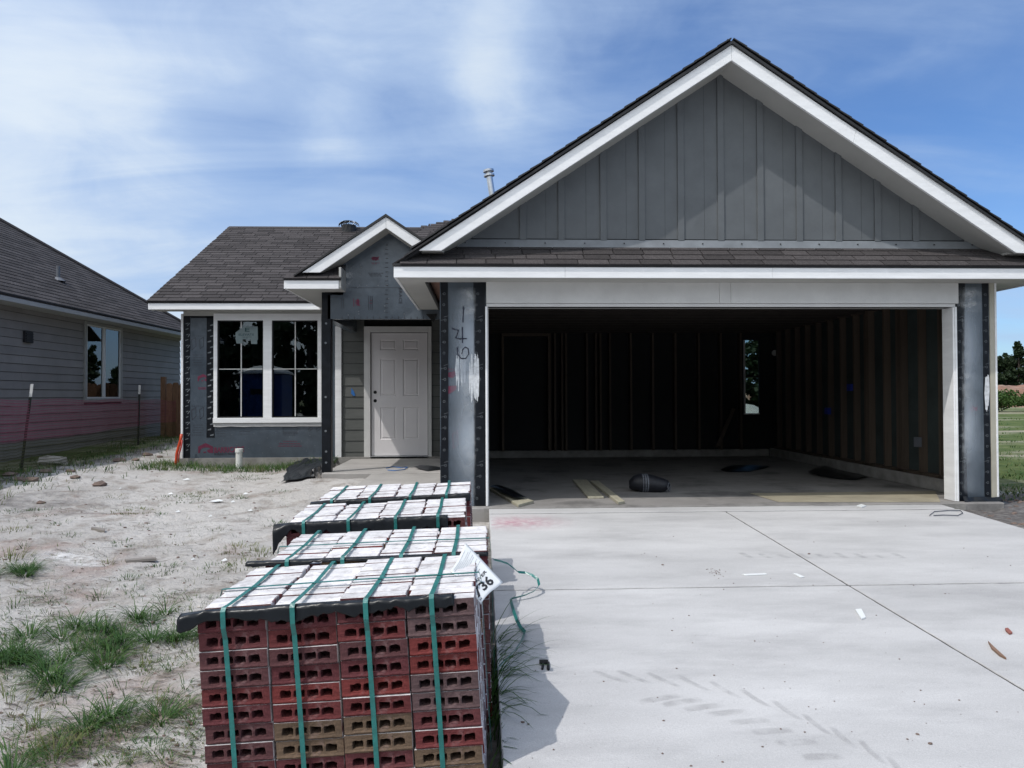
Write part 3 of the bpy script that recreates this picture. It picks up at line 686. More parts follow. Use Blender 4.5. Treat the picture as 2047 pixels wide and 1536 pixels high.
wn = B('window_frame', wx0, wx0+.028, yb0-.03, yb1+.03, wz0, wz1, m_trimw, HS); B('window_frame', wx0+.03, wx1, yb0-.02, yb1+.03, wz0, wz0+.02, m_trimw, HS)
B('window_frame', wx0+.03, wx1, yb0-.01, yb1+.03, (wz0+wz1)/2, (wz0+wz1)/2+.03, m_dark, HS)
B('window_pane', wx0+.02, wx1, yb1-.02, yb1-.016, wz0+.02, wz1, m_glass, HS)
B('ceiling', XL, XR, YW+.13, 13.9, ZSO+.06, ZSO+.09, mat('dark_ceiling', (.02, .019, .018), .9), HS)  # near-black, with the shade overhead put into the colour
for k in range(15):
    B('joist', XL+.05, XR-.05, 8.3+k*.406, 8.338+k*.406, ZSO-.06, ZSO+.055, mat('shaded_joist_wood', (.022, .017, .014), .85, .2), HS)  # darker copy of the lumber, the ceiling's shade put into its colour
stud = MB().box(0, .038, 0, .14, 0, 1).mesh('stud', m_wood)          # unit height
stud_s = MB().box(0, .09, 0, .038, 0, 1).mesh('stud', m_wood)
zs0 = ZG+.13; zs1 = ZSO-.02
for px in (1130, 1172, 1190, 1199, 1218, 1260, 1304, 1349, 1396, 1440, 1480, 1098, 1108, 1122):
    X = PXZ(px, 800, 13.74)[0]; inst('stud', stud, BW, Matrix.Translation((X, 13.74, zs0)) @ Matrix.Diagonal((1, 1, zs1-zs0, 1)))
B('top_plate', XL+.1, XR-.2, 13.735, 13.875, zs1, zs1+.076, m_wood, BW)
X0, X1 = PXZ(1003, 700, 13.7)[0], PXZ(1100, 700, 13.7)[0]; zd = PXZ(1050, 672, 13.7)[1]
B('door_header', X0, X1, 13.72, 13.86, zd, zd+.14, m_wood, BW); B('door_jamb', X0, X0+.04, 13.71, 13.87, zs0, zd-.002, m_wood, BW); B('door_jamb', X1-.04, X1, 13.71, 13.87, zs0, zd-.002, m_wood, BW)
k = 0; y = 8.22
while y < 13.6:
    inst('stud', stud_s, RW, Matrix.Translation((XR-.125, y, ZG+.15)) @ Matrix.Diagonal((1, 1, zs1-ZG-.17, 1)))
    if k in (3, 5): inst('stud', stud_s, RW, Matrix.Translation((XR-.125, y+.045, ZG+.15)) @ Matrix.Diagonal((1, 1, zs1-ZG-.17, 1))); inst('stud', stud_s, RW, Matrix.Translation((XR-.125, y+.09, ZG+.15)) @ Matrix.Diagonal((1, 1, zs1-ZG-.17, 1)))
    y += .406; k += 1
B('sole_plate', XR-.125, XR-.031, 7.98, 13.7, ZG+.151, ZG+.188, m_wood, RW)
B('top_plate', XR-.125, XR-.031, 7.98, 13.7, zs1-.02, zs1+.05, m_wood, RW)
def on_side(px, py): return PX(px, py, XR-.13)
p = on_side(1850, 620); q = on_side(1868, 864)
B('electrical_panel', XR-.135, XR-.05, 8.03, 8.17, 1.22, ZSO-.08, mat('grey_panel', (.05, .055, .07), .5), RW)
for px, py in ((1655, 822), (1700, 775)):
    p = on_side(px, py); B('outlet_box', p.x-.03, p.x+.02, p.y-.06, p.y+.05, p.z-.05, p.z+.05, m_bluebox, RW)
p = on_side(1836, 884); mb = MB().box(p.x-.03, p.x+.01, p.y-.05, p.y+.05, p.z-.06, p.z+.06); obj('outlet_cover', mb, m_grey, RW)
obj('wiring', MB().tube([(XR-.15, 8.30, 2.4), (XR-.16, 8.32, 1.9), (XR-.15, 8.29, 1.5), (XR-.18, 8.36, 1.15), (XR-.16, 8.3, .95)], .012, 6), m_dark, RW)
p = PY(1548, 706, 13.7); obj('light_disc', MB().tube([(p.x, 13.66, p.z), (p.x, 13.7, p.z)], .055, 14), m_trimw, HS)
a1, a2 = PY(1432, 893, 13.3), PY(1468, 820, 13.6)

# ---- shingle helper
tab_unit = MB()
tab_unit.add([(0, 0, 0), (1, 0, 0), (1, 1, -.004), (0, 1, -.004), (0, 0, .0105), (1, 0, .0105), (1, 1, .001), (0, 1, .001)], [(0, 3, 2, 1), (4, 5, 6, 7), (0, 1, 5, 4), (1, 2, 6, 5), (2, 3, 7, 6), (3, 0, 4, 7)])
tab_me = tab_unit.mesh('shingle', m_shing)
def shingles(deck, org, U, V, rows, span, expo=.143, wid=.31, single_rows=999, seed=1, start=0):
    """rows of tabs on a slope: U along the eave, V up the slope; span(v0,v1)->(u0,u1)"""
    r3 = random.Random(seed); U = Vector(U).normalized(); V = Vector(V).normalized(); Nn = U.cross(V).normalized(); rest = MB(); cnt = 0
    for r in range(rows):
        v0 = r*expo; sp = span(v0, v0+expo)
        if sp is None: continue
        ua, ub = sp
        u = ua-((r*0.37) % 1)*wid
        while u < ub-.005:
            w = wid*r3.choice((1, 1, .93, 1.07, .86)); x0 = max(u, ua); x1 = min(u+w, ub); u += w
            if x1-x0 < .03: continue
            o0 = Vector(org)+U*(x0+.005)+V*(v0-.012)+Nn*.003
            mt = Matrix(((U.x*(x1-x0-.010), V.x*(expo+.02), Nn.x, o0.x), (U.y*(x1-x0-.010), V.y*(expo+.02), Nn.y, o0.y), (U.z*(x1-x0-.010), V.z*(expo+.02), Nn.z, o0.z), (0, 0, 0, 1)))
            if r < single_rows: inst('shingle', tab_me, deck, mt); cnt += 1
            else: rest.add([mt @ Vector(v) for v in tab_unit.v], tab_unit.f, 0, r3.uniform(.02, .98))
    if rest.v:
        o = obj('shingle', rest, m_shing, deck, kind='stuff', recalc=False)
    return cnt

# ---- garage roof: skirt, gable, rakes
SL = 0.667
rise = lambda y: ZFT+(y-YF)*SL
zsk = rise(YW)
skd = obj('skirt_roof', MB().prism([(XE0, YF-.006, ZFT), (XE1, YF-.006, ZFT), (XE1-.4, YW, zsk), (XE0+.4, YW, zsk)], (0, 0, -.02)), m_deck, HS)
hy = YW-YF+.02; Vs = Vector((0, hy, hy*SL)); ln = Vs.length
def sp_sk(v0, v1): f = (v0+.07)/ln; return (0.4*f, XE1-XE0-.4*f)
nsk = shingles(skd, (XE0, YF-.012, ZFT+.006), (1, 0, 0), Vs, 4, sp_sk, expo=.122, wid=.315, seed=5)
# left eave slope of garage roof (runs back in Y), seen edge on, and right one
ZAP = PXZ(1462.5, 82, YF)[1]                      # ridge
XRK0 = PXZ(837, 501, YF)[0]
for sgn, xe in ((1, XE0), (-1, XE1)):
    zt = ZFT; slope = (ZAP-.02-ZFT)/(abs(XC-xe))
    mb = MB().prism([(xe, YF+.02, zt), (XC, YF+.02, ZAP-.02), (XC, 14.6, ZAP-.02), (xe, 14.6, zt)], (0, 0, -.03)); dk = obj('garage_roof', mb, m_deck, HS)
    Uv = (0, -1, 0) if sgn > 0 else (0, 1, 0); org = (xe, 14.6 if sgn > 0 else YF-.01, zt+.004)
    Vv = Vector((sgn*abs(XC-xe), 0, ZAP-.02-zt)); shingles(dk, org, Uv, Vv, int(Vv.length/.143)+1, lambda a, b2: (0, 14.6-YF+.01), single_rows=0, seed=9, wid=.32)
# rake boards: white fascia with mitred apex, drip edge above
tipL = [PXZ(837, 501, YF), PXZ(882, 501, YF)]
apT, apB = PXZ(1462.5, 90, YF), PXZ(1462.5, 121, YF)
ytop, ybot = apT[1], apB[1]
lx0, lx1, lz = tipL[0][0], tipL[1][0], tipL[0][1]
rakeL = obj('rake_board', MB().prism_y([(lx0, lz), (lx1, lz), (XC-.001, ybot), (XC-.001, ytop)], YF, YF+.03), m_white, HS, bevel=.002)
sj = .60
rx = lambda x: 2*XC-x
# right rake board in two lengths, with the joint the photo shows
jx = PXZ(1712, 300, YF)[0]; fT = lambda x: ytop+(lz-ytop)*(x-XC)/(rx(lx0)-XC); fB = lambda x: ybot+(lz-ybot)*(x-XC)/(rx(lx1)-XC)
obj('rake_board', MB().prism_y([(XC+.001, ybot), (XC+.001, ytop), (jx, fT(jx)), (jx-.03, fB(jx-.03))], YF, YF+.03), m_white, HS, bevel=.002)
rl0, rl1 = rx(lx0), rx(lx1)
obj('rake_board', MB().prism_y([(jx-.027, fB(jx-.027)), (jx+.003, fT(jx+.003)), (rl0+.02, lz+.04), (rl0-.03, lz-.01), (rl1, lz)], YF, YF+.03), m_white, HS, bevel=.002)
def rake_edge(x0, z0, xc, zc, y, th=.035, over=.03, par=HS, ext=.0):
    """dark shingle edge lying on top of a rake board"""
    mb = MB()
    for s in (1, -1):
        xx = x0 if s > 0 else 2*xc-x0
        d = Vector((xc-xx, 0, zc-z0)).normalized(); nn = Vector((-d.z, 0, d.x)); nn = nn if nn.z > 0 else -nn
        pa = Vector((xx, y, z0))-d*ext; pb = Vector((xc, y, zc)); up_ = nn*th
        mb.prism([pa, pb, pb+Vector((0, 0, th/abs(nn.z))), pa+up_*0.6], (0, .30, 0))
    return obj('roof_edge', mb, m_drip, par)
rake_edge(lx0-.03, lz+.002, XC, ytop+.004, YF-.025, th=.026, ext=.12)
# stepped shingle ends along both rakes
mb = MB(); r3 = random.Random(4)
for s in (1, -1):
    xx = lx0-.06 if s > 0 else rx(lx0)+.06; d = Vector((XC-xx, 0, ytop+.02-lz+.02)); Ln = d.length; d.normalize(); nn = Vector((-d.z, 0, d.x)); nn = nn if nn.z > 0 else -nn
    k = 0
    while k*.143 < Ln-.05:
        p = Vector((xx, YF-.03-r3.uniform(0, .008), lz-.005))+d*(k*.143)+nn*.022
        mb.add([p, p+d*.16-nn*.004, p+d*.16+nn*.006, p+nn*.016]+[q+Vector((0, .35, 0)) for q in (p, p+d*.16-nn*.004, p+d*.16+nn*.006, p+nn*.016)], [(0, 1, 2, 3), (7, 6, 5, 4), (3, 2, 6, 7), (0, 3, 7, 4), (1, 5, 6, 2), (0, 4, 5, 1)], 0, r3.random()); k += 1
obj('shingle_edge', mb, m_drip, HS, kind='stuff')
# rake soffits
for s in (1, -1):
    a = (lx1, lz) if s > 0 else (rx(lx1), lz); 
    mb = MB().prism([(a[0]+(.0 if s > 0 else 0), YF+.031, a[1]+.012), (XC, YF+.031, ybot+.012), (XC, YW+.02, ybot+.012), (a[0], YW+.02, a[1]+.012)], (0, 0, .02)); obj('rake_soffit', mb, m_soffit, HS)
    # small boxed return at the foot
    x0, x1 = (a[0]-.28, a[0]+.02) if s > 0 else (a[0]-.02, a[0]+.28)
    B('eave_return', x0, x1, YF+.1, YW+.0, lz+.004, lz+.04, m_soffit, HS)
obj('gable_backing', MB().prism_y([(XE0+.5, ZSO+.1), (XE1-.5, ZSO+.1), (XC, ZAP-.22)], YW+.03, YW+.06), m_dark, HS)
# gable wall: boards and battens
zgb = PXZ(1437, 479, YW)[1]; zg_ap = ybot+.05
gw = YW+.012
kx = (zg_ap-zgb)/((ybot-lz)/(XC-lx1))
bat = [PXZ(p, 400, YW-.01)[0] for p in (1045, 1122, 1206, 1283, 1361, 1441, 1520, 1598, 1676, 1754, 1830)]
edges = [XC-kx]+bat+[XC+kx]
hz_ = lambda x: zgb+max(0, zg_ap-zgb-abs(x-XC)*(zg_ap-zgb)/kx)
for i in range(len(edges)-1):
    x0, x1 = edges[i], edges[i+1]; pts = [(x0, zgb), (x1, zgb), (x1, hz_(x1))]
    if x0 < XC < x1: pts.append((XC, zg_ap))
    if hz_(x0) > zgb+.001: pts.append((x0, hz_(x0)))
    obj('gable_board', MB().prism_y(pts, YW, YW+.02), m_board, HS)
for x in bat:
    w_ = .034; z1 = min(hz_(x-w_), hz_(x+w_))-.005
    obj('batten', MB().prism_y([(x-w_, zgb-.018), (x+w_, zgb-.018), (x+w_, hz_(x+w_)-.005), (x-w_, hz_(x-w_)-.005)], YW-.019, YW-.0015), m_board, HS, bevel=.002)
# flat seams where two sheets butt, drawn as darker strips, mid panel
for x0, x1 in zip(bat, bat[1:]):
    xm = (x0+x1)/2+.04; B('panel_seam', xm-.0015, xm+.0015, YW-.0012, YW+.001, zgb+.005, hz_(xm)-.03, mat('dark_panel_seam', (.06, .066, .07), .8), HS)
m_flash = mat('grey_flashing', (0.17, 0.185, 0.20), 0.4, 0.12, 6, spec=0.5)
fl = obj('gable_flashing', MB().prism([(XC-kx-.35, YW-.012, zgb-.012), (XC+kx+.35, YW-.012, zgb-.012), (XC+kx+.35, YW-.05, zsk-.012), (XC-kx-.35, YW-.05, zsk-.012)], (0, .03, .0)), m_flash, HS)
mb = MB()
for k in range(14):
    x = XC-kx+k*2*kx/13; mb.tube([(x, YW-.045, zgb-.055), (x, YW-.02, zgb-.05)], .006, 6)
o = obj('nail_head', mb, m_dark, HS, kind='stuff')
# fascia, left return fascia, soffit
xf = [XE0, PXZ(1130, 540, YF)[0], PXZ(1545, 540, YF)[0], XE1]
for x0, x1 in zip(xf, xf[1:]): B('fascia_board', x0, x1-.002, YF, YF+.025, ZFB, ZFT-.006, m_white, HS, bevel=.002)
B('drip_edge', XE0-.012, XE1+.01, YF-.010, YF+.01, ZFT-.012, ZFT+.012, m_drip, HS)
B('fascia_board', XE0, XE0+.025, YF+.026, YP-.03, ZFB, ZFT-.006, m_white, HS, bevel=.002)
B('fascia_board', XE1-.025, XE1, YF+.026, 14.5, ZFB, ZFT-.006, m_white, HS, bevel=.002)
B('drip_edge', XE0-.012, XE0+.02, YF+.02, YP+2.2, ZFT-.012, ZFT+.012, m_drip, HS)
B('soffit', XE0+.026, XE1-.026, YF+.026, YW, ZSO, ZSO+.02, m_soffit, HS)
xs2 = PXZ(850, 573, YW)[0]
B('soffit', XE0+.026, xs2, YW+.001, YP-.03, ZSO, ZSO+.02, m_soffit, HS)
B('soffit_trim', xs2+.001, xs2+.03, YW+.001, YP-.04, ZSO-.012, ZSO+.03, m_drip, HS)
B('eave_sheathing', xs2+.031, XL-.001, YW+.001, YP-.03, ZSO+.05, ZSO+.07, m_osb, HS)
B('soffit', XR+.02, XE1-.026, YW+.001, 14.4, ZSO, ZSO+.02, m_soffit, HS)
obj('eave_gap', MB().prism([PY(851, 628, YP-.04), PY(873, 628, YP-.04), PY(867, 645, YP-.04)], (0, .03, 0)), m_dark, HS)
B('side_wall_panel', XL-.012, XL-.001, YW+.0, 12.5, 0.3, ZSO+.06, m_sheath, HS)
B('side_wall_panel', XR+.001, XR+.012, YW+.1, 13.93, 0.3, ZSO, m_sheath, HS)

# ---- main roof and window wall
ZMT = PXZ(420, 603, YMF)[1]; ZMB = PXZ(420, 619, YMF)[1]; XM0 = PXZ(296, 610, YMF)[0]
XMr = 0.9
YR = 16.07; s_m = .53
zm = lambda y: ZMT+(y-YMF)*s_m
mb = MB().prism([(XM0, YMF-.006, ZMT), (XMr, YMF-.006, ZMT), (XMr, 17.9, zm(17.9)), (-1.35, YR, zm(YR)), (XM0, YR, zm(YR))], (0, 0, -.03))
md = obj('main_roof', mb, m_deck, HS)
Vm = Vector((0, 1, s_m)); lv = math.sqrt(1+s_m**2)
def sp_m(v0, v1):
    y = YMF+v0/lv
    if y > 17.8: return None
    x0 = XM0-.02 if y < YR-.03 else -1.35+(y-YR)/(17.9-YR)*(XMr+1.35)
    return (x0-XM0, XMr-XM0)
nm = shingles(md, (XM0, YMF-.014, ZMT+.004), (1, 0, 0), Vm, 48, sp_m, single_rows=9, seed=2)
mb = MB().prism([(XM0, YR, zm(YR)), (XMr, YR, zm(YR)), (XMr, 20, zm(YR)-2.1), (XM0, 20, zm(YR)-2.1)], (0, 0, -.03)); obj('rear_roof', mb, m_shing, HS)
mb = MB().prism([(-1.35, YR, zm(YR)), (XMr, 17.9, zm(17.9)), (XMr, 20.5, zm(17.9)-1.3), (-1.35, 20.5, zm(YR)-2.3)], (0, 0, -.02)); obj('rear_roof', mb, m_shing, HS)
obj('ridge_cap', MB().prism([(XM0-.01, YR-.12, zm(YR)-.05), (XM0-.01, YR, zm(YR)+.025), (XM0-.01, YR+.12, zm(YR)-.05)], (XM0*-1-1.3, 0, 0)), m_shing, md)
B('fascia_board', XM0, -1.9, YMF, YMF+.025, ZMB, ZMT-.006, m_white, HS, bevel=.002)
B('drip_edge', XM0-.012, -1.9, YMF-.010, YMF+.01, ZMT-.014, ZMT+.010, m_drip, HS)
B('fascia_board', XM0, XM0+.025, YMF+.026, YMF+.2, ZMB, ZMT, m_white, HS)
XW0 = PXZ(367, 800, YM)[0]
zms = PXZ(400, 628, YM)[1]
B('soffit', XM0+.026, -1.9, YMF+.026, YM, ZMB+.01, ZMB+.03, m_soffit, HS)
# left gable end wall and its rake soffit
mb = MB().prism([(XW0, YM+.1, .35), (XW0, 18.5, .35), (XW0, 18.5, ZMB+.2), (XW0, YR, zm(YR)-.06), (XW0, YM+.1, ZMB+.2)], (.1, 0, 0)); obj('side_wall', mb, m_sheath, HS)
mb = MB().prism([(XM0, YMF+.2, ZMB+.03), (XM0, YR, zm(YR)-.17), (XM0, YR, zm(YR)-.03), (XM0, YMF+.2, ZMT-.03)], (.025, 0, 0)); obj('rake_board', mb, m_white, HS)
# window wall
WX0, WX1 = PXZ(428, 740, YM)[0], PXZ(643, 740, YM)[0]; WZ0, WZ1 = PXZ(535, 846, YM)[1], PXZ(535, 630, YM)[1]
gx = [PXZ(p, 740, YM)[0] for p in (435, 527, 544, 635.5)]; gz0, gz1 = PXZ(535, 835, YM)[1], PXZ(535, 641, YM)[1]
XWr = PXZ(671, 800, YM)[0]
mb = MB().box(XW0, gx[0]-.02, YM, YM+.12, ZS-.02, ZMB+.3).box(gx[3]+.02, XWr, YM, YM+.12, ZS-.02, ZMB+.3).box(gx[0]-.02, gx[3]+.02, YM, YM+.12, ZS-.02, gz0-.02).box(gx[0]-.02, gx[3]+.02, YM, YM+.12, gz1+.02, ZMB+.3)
WW = obj('window_wall', mb, m_sheath, HS)
B('frieze_board', XW0, -2.0, YM-.02, YM-.001, PXZ(400, 632, YM)[1], ZMB+.01, m_soffit, HS)
B('corner_trim', XW0-.035, XW0-.002, YM-.03, YM+.06, ZS-.04, zms, m_white, HS, bevel=.002)
xq = PXZ(380, 800, YM)[0]; strip(XW0, xq, YM-.001, ZS-.02, PXZ(380, 631, YM)[1], m_tape, wav=.01)
xa1, xa2 = PXZ(413, 800, YM)[0], PXZ(429, 800, YM)[0]
strip(xa1, xa2, YM-.001, PXZ(420, 875, YM)[1], PXZ(420, 634, YM)[1], m_tape, wav=.008)
B('flashing_tape', xq+.01, WX1, YM-.005, YM-.0005, PXZ(400, 636, YM)[1], PXZ(400, 631, YM)[1], m_tape, HS)
# printing on the tapes and the wrap (dashes, logo, words)
ywp = YM-.0065
mb = MB(); k = 0
for py in range(648, 906, 11):
    for (x, w_) in ((371, 7), (374, 7)) if k % 2 == 0 else ((370, 8),): bar(mb, pp(x+(k % 3), py+(0 if x < 373 else 4), ywp), pp(x+w_*.8, py-2, ywp), .012)
    k += 1
for py in range(650, 872, 11):
    k += 1; x = 415+(k % 2)*5; mb.add([pp(x, py, ywp), pp(x+7, py-2.5, ywp), pp(x+7, py+1, ywp), pp(x, py+2, ywp)], [(0, 1, 2, 3)])
o = obj('tape_print', mb, m_printlt, HS, kind='stuff')
yq = YM-.0018
def house_logo(mb, px, py, w, cut=None):
    """house shaped emblem with an animal's silhouette, thick roof outline"""
    h = w*.66; P2 = lambda u, v: pp(px+w*u, py+h*v, yq)
    mb.add([P2(0, 1), P2(0, .36), P2(.5, 0), P2(1, .36), P2(1, .42 if not cut else .42), P2(.78, .52), P2(.55, .42), P2(.3, .5), P2(.15, .7), P2(.13, 1)], [(0, 1, 2, 7, 8, 9), (2, 3, 4, 5, 6, 7)])
    mb.add([P2(1, .4), P2(1, 1), P2(.75, 1), P2(.6, .85), P2(.62, .7), P2(.78, .62), P2(.82, .5)], [(0, 1, 2, 3, 4, 5, 6)])
    mb.add([P2(.34, 1), P2(.36, .84), P2(.46, .9), P2(.5, .82), P2(.54, 1)], [(0, 1, 2, 3, 4)])
mbm = MB(); house_logo(mbm, 396, 886, 30)
pa = Vector(pp(428, 906, yq)); pb = Vector(pp(479, 905, yq)); text(mbm, 'BARRICADE', pa, Vector(pp(488, 904, yq))-pa, (0, 0, .095), bold=.035)
mbl = MB(); house_logo(mbl, 395, 748, 22)
for k in (0, 1): bar(mbl, pp(396, 775.5+k*2.5, yq), pp(412, 775.5+k*2.5, yq), .010)
mbm2 = MB(); mbm2.v, mbm2.f, mbm2.mi, mbm2.a = mbl.v, mbl.f, mbl.mi, mbl.a
obj('maroon_logo', mbl, m_maroon, WW, kind='stuff')
obj('maroon_lettering', mbm, m_maroon, WW)
mb = MB(); text(mb, 'BUILDING PRODUCTS', pp(428, 910.5, yq), Vector(pp(484, 910, yq))-Vector(pp(428, 910.5, yq)), (0, 0, .035), bold=.02)
for y0 in (680, 820):
    outline(mb, [(383, y0), (391, y0-5), (392, y0+12), (384, y0+20)], yq, .008); outline(mb, [(399, y0-1), (407, y0-6), (407, y0+12), (400, y0+18)], yq, .008)
    lines(mb, 383, 411, [y0-8, y0+30, y0+35, y0+40, y0+45, y0+50], yq, .007)
lines(mb, 478, 500, [863, 868], yq, .007); lines(mb, 565, 595, [867, 870], yq, .007); lines(mb, 430, 455, [863, 867, 872], yq, .006)
outline(mb, [(566, 855), (594, 855), (594, 864), (566, 864)], yq, .006); outline(mb, [(616, 858), (624, 853), (624, 858), (618, 863)], yq, .006); outline(mb, [(632, 858), (640, 853), (640, 858), (634, 863)], yq, .006)
obj('wrap_print', mb, m_printdk, WW, kind='stuff')
mb = MB(); lines(mb, 566, 594, [882.5], yq, .010); lines(mb, 558, 601, [887.5], yq, .012); lines(mb, 556, 603, [892], yq, .012); obj('maroon_print', mb, m_maroon, WW, kind='stuff')
mb = MB()
for k in range(24):
    x = 436+((k*61) % 200); y = 860+((k*37) % 50); bar(mb, pp(x, y, yq), pp(x+1, y, yq), .008)
obj('staple', mb, m_printlt, WW, kind='stuff')
# window: trim, sill, frames, muntins, glass
win = obj('window', MB().box(WX0, WX1, YM-.03, YM-.001, gz1+.0, WZ1+.02).box(WX0, gx[0], YM-.03, YM-.001, gz0-.001, gz1-.001).box(gx[3], WX1, YM-.03, YM-.001, gz0-.001, gz1-.001).box(gx[1], gx[2], YM-.03, YM+.05, gz0, gz1-.001), m_white, HS)
B('sill', WX0-.005, WX1+.005, YM-.045, YM-.001, WZ0+.005, gz0-.003, m_white, win, bevel=.003)
def droop(u, v): return (WX0+(WX1-WX0)*u, YM-.012-.012*v, WZ0+.004-.06*v-.012*nz(u*9, v)*(v))
obj('sill_flashing', MB().sheet(droop, 30, 3), mat('white_flashing_film', (.45, .45, .45), .5), win, solid=.002)
for i, (x0, x1) in enumerate(((gx[0], gx[1]), (gx[2], gx[3]))):
    fw = .018
    mb = MB().box(x0, x0+fw, YM+.0, YM+.04, gz0, gz1).box(x1-fw, x1, YM, YM+.04, gz0, gz1).box(x0+fw, x1-fw, YM, YM+.04, gz0, gz0+fw).box(x0+fw, x1-fw, YM, YM+.04, gz1-fw, gz1)
    obj('sash', mb, m_dark, win)
    xm = PXZ((481.6, 589.8)[i], 740, YM)[0]; zmu = PXZ(535, 738, YM)[1]
    obj('muntin', MB().box(xm-.008, xm+.008, YM+.012, YM+.02, gz0+.001, gz1-.001), m_trimw, win); obj('muntin', MB().box(x0+.001, xm-.0115, YM+.012, YM+.02, zmu-.007, zmu+.007).box(xm+.0115, x1-.001, YM+.012, YM+.02, zmu-.007, zmu+.007), m_trimw, win)
    obj('pane', MB().box(x0+.005, x1-.005, YM+.024, YM+.028, gz0+.005, gz1-.005), m_glass, win)
# window sticker
def st(px, py): p = PY(px, py, YM+.010); return (p.x, p.z)
stk = obj('sticker', MB().prism_y([st(*p) for p in ((471, 665), (489, 652), (515, 653), (515.5, 680), (514, 680), (514, 688), (502, 688), (501.5, 678.5), (485, 678.5), (485, 687), (473, 687), (471, 678))], YM+.008, YM+.0105), mat('sticker_paper', (.17, .22, .23), .6), win)
mb = MB(); yy = YM+.0072; pa = Vector(pp(489.5, 663.5, yy)); text(mb, 'E', pa, Vector(pp(499, 663.5, yy))-pa, (0, 0, .065), bold=.02); pa = Vector(pp(477, 671.5, yy)); text(mb, 'ELEVATE', pa, Vector(pp(508, 671.5, yy))-pa, (0, 0, .036), bold=.01)
lines(mb, 484, 503, [674, 676], yy, .005)
obj('sticker_lettering', mb, mat('teal_ink', (.01, .05, .055), .6), win)
# dark room behind the glass
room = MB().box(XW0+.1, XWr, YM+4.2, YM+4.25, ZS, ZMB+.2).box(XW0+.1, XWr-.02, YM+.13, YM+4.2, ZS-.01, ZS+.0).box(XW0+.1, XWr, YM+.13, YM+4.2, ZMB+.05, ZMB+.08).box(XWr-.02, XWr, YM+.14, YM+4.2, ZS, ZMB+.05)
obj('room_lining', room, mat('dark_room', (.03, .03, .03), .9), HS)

# ---- porch: post, gable, header, roof
xp0, xp1 = PXZ(643, 800, YP)[0], PXZ(661.5, 800, YP)[0]
zps = PXZ(640, 592, YP)[1]
post = B('porch_post', xp0, xp1, YP, YP+.13, ZS-.03, zps+.05, m_tape, HS, bevel=.006)
mb = MB()
for py in (647, 686, 794, 862, 903, 925):
    p = PY(651+(py % 2), py, YP); mb.tube([(p.x, YP-.006, p.z), (p.x, YP+.001, p.z)], .016, 8)
obj('nail_cap', mb, m_printlt, post, kind='stuff')
zh = PXZ(760, 638, YP)[1]
pax, paz = PXZ(771.5, 456, YPF)
prb = PXZ(639.5, 545, YPF); prt = PXZ(604, 545, YPF); prap = PXZ(771.5, 434, YPF); 
slp = (paz-prb[1])/(pax-prb[0])
gt = lambda x: paz+.02-abs(x-pax)*slp
xg0 = PXZ(655, 600, YP)[0]
xg1 = min(XL-.0, XL)
top_l = PXZ(686, 560, YP)[0]
zr = PXZ(686, 590, YP)[1]
pts = [(xg0, zh), (xg1, zh), (xg1, gt(xg1)), (pax, paz+.02), (top_l, gt(top_l)), (top_l, zr), (xg0, zr)]
PG = obj('porch_gable', MB().prism_y(pts, YP, YP+.1), m_sheath, HS)
B('gable_flashing', xg1-.05, xg1, YP-.03, YP-.0, gt(xg1)-.6, gt(xg1), m_dark, HS) if 0 else None
B('porch_header', xg0, XL-.013, YP+.101, YP+.14, zh, zh+.35, m_dark, HS)
B('side_header', xp0, xp0+.12, YP+.14, YM-.02, zh, zps+.02, m_sheath, HS)
B('porch_ceiling', xp0+.121, XL-.013, YP+.141, YM-.02, zh+.22, zh+.24, mat('porch_osb', (.12, .10, .08), .9), HS)
mb = MB(); yg = YP-.0018
for k in range(16):
    x = 684+k*12.5; 
    if x < 870: bar(mb, pp(x, 633, yg), pp(x, 637.5, yg), .010)
for k in range(17): bar(mb, pp(771-(k % 3), 490+k*9, yg), pp(776, 490+k*9, yg), .010)
lines(mb, 736, 766, [546.5, 549.5, 552], yg, .008); bar(mb, pp(684, 575.5, yg), pp(803, 575.5, yg), .005)
pa = Vector(pp(797, 576, yg)); text(mb, 'BRACE', pa, Vector(pp(797, 608, yg))-pa, Vector(pp(804, 576, yg))-pa, bold=.01)
for x in (737, 741, 744): bar(mb, pp(x, 592, yg), pp(x, 620, yg), .008)
bar(mb, pp(683, 597, yg), pp(683, 617, yg), .007); bar(mb, pp(687, 597, yg), pp(687, 617, yg), .007)
obj('wrap_print', mb, m_printdk, PG, kind='stuff')
mb = MB()
def critter(mb, cx, cy, s, rot):      # the small animal mark of the wrap
    pts = [(-1, -.1), (-.6, -.45), (-.1, -.5), (.4, -.35), (.8, -.55), (1, -.5), (.75, -.1), (.9, .35), (.5, .25), (.1, .55), (-.1, .25), (-.5, .45), (-.7, .2)]
    q = [pp(cx+(x*math.cos(rot)-y*math.sin(rot))*s, cy+(x*math.sin(rot)+y*math.cos(rot))*s, yg) for x, y in pts]; mb.add(q, [tuple(range(len(q)))])
critter(mb, 750, 517.5, 8.5, 0); lines(mb, 742, 759, [526, 528], yg, .007); critter(mb, 715, 605, 8, 1.5); bar(mb, pp(707, 597, yg), pp(707, 614, yg), .008); bar(mb, pp(710, 600, yg), pp(710, 612, yg), .006)
text(mb, 'TJ', pp(738, 597, yg), Vector((0, 0, -.07)), Vector((.045, 0, 0)))
obj('maroon_print', mb, m_maroon, PG, kind='stuff')
mb = MB(); r4 = random.Random(12)
for px, py in [(720, 530), (722, 535), (720, 549), (719, 570), (715, 575), (773, 493), (774, 545), (774, 558), (774, 569), (777, 597), (769, 612), (717, 623), (717, 628), (808, 628), (769, 622), (756, 571), (733, 571), (696, 630)]:
    p = PY(px, py, YP); mb.tube([(p.x, YP-.004, p.z), (p.x, YP+.001, p.z)], .010, 6)
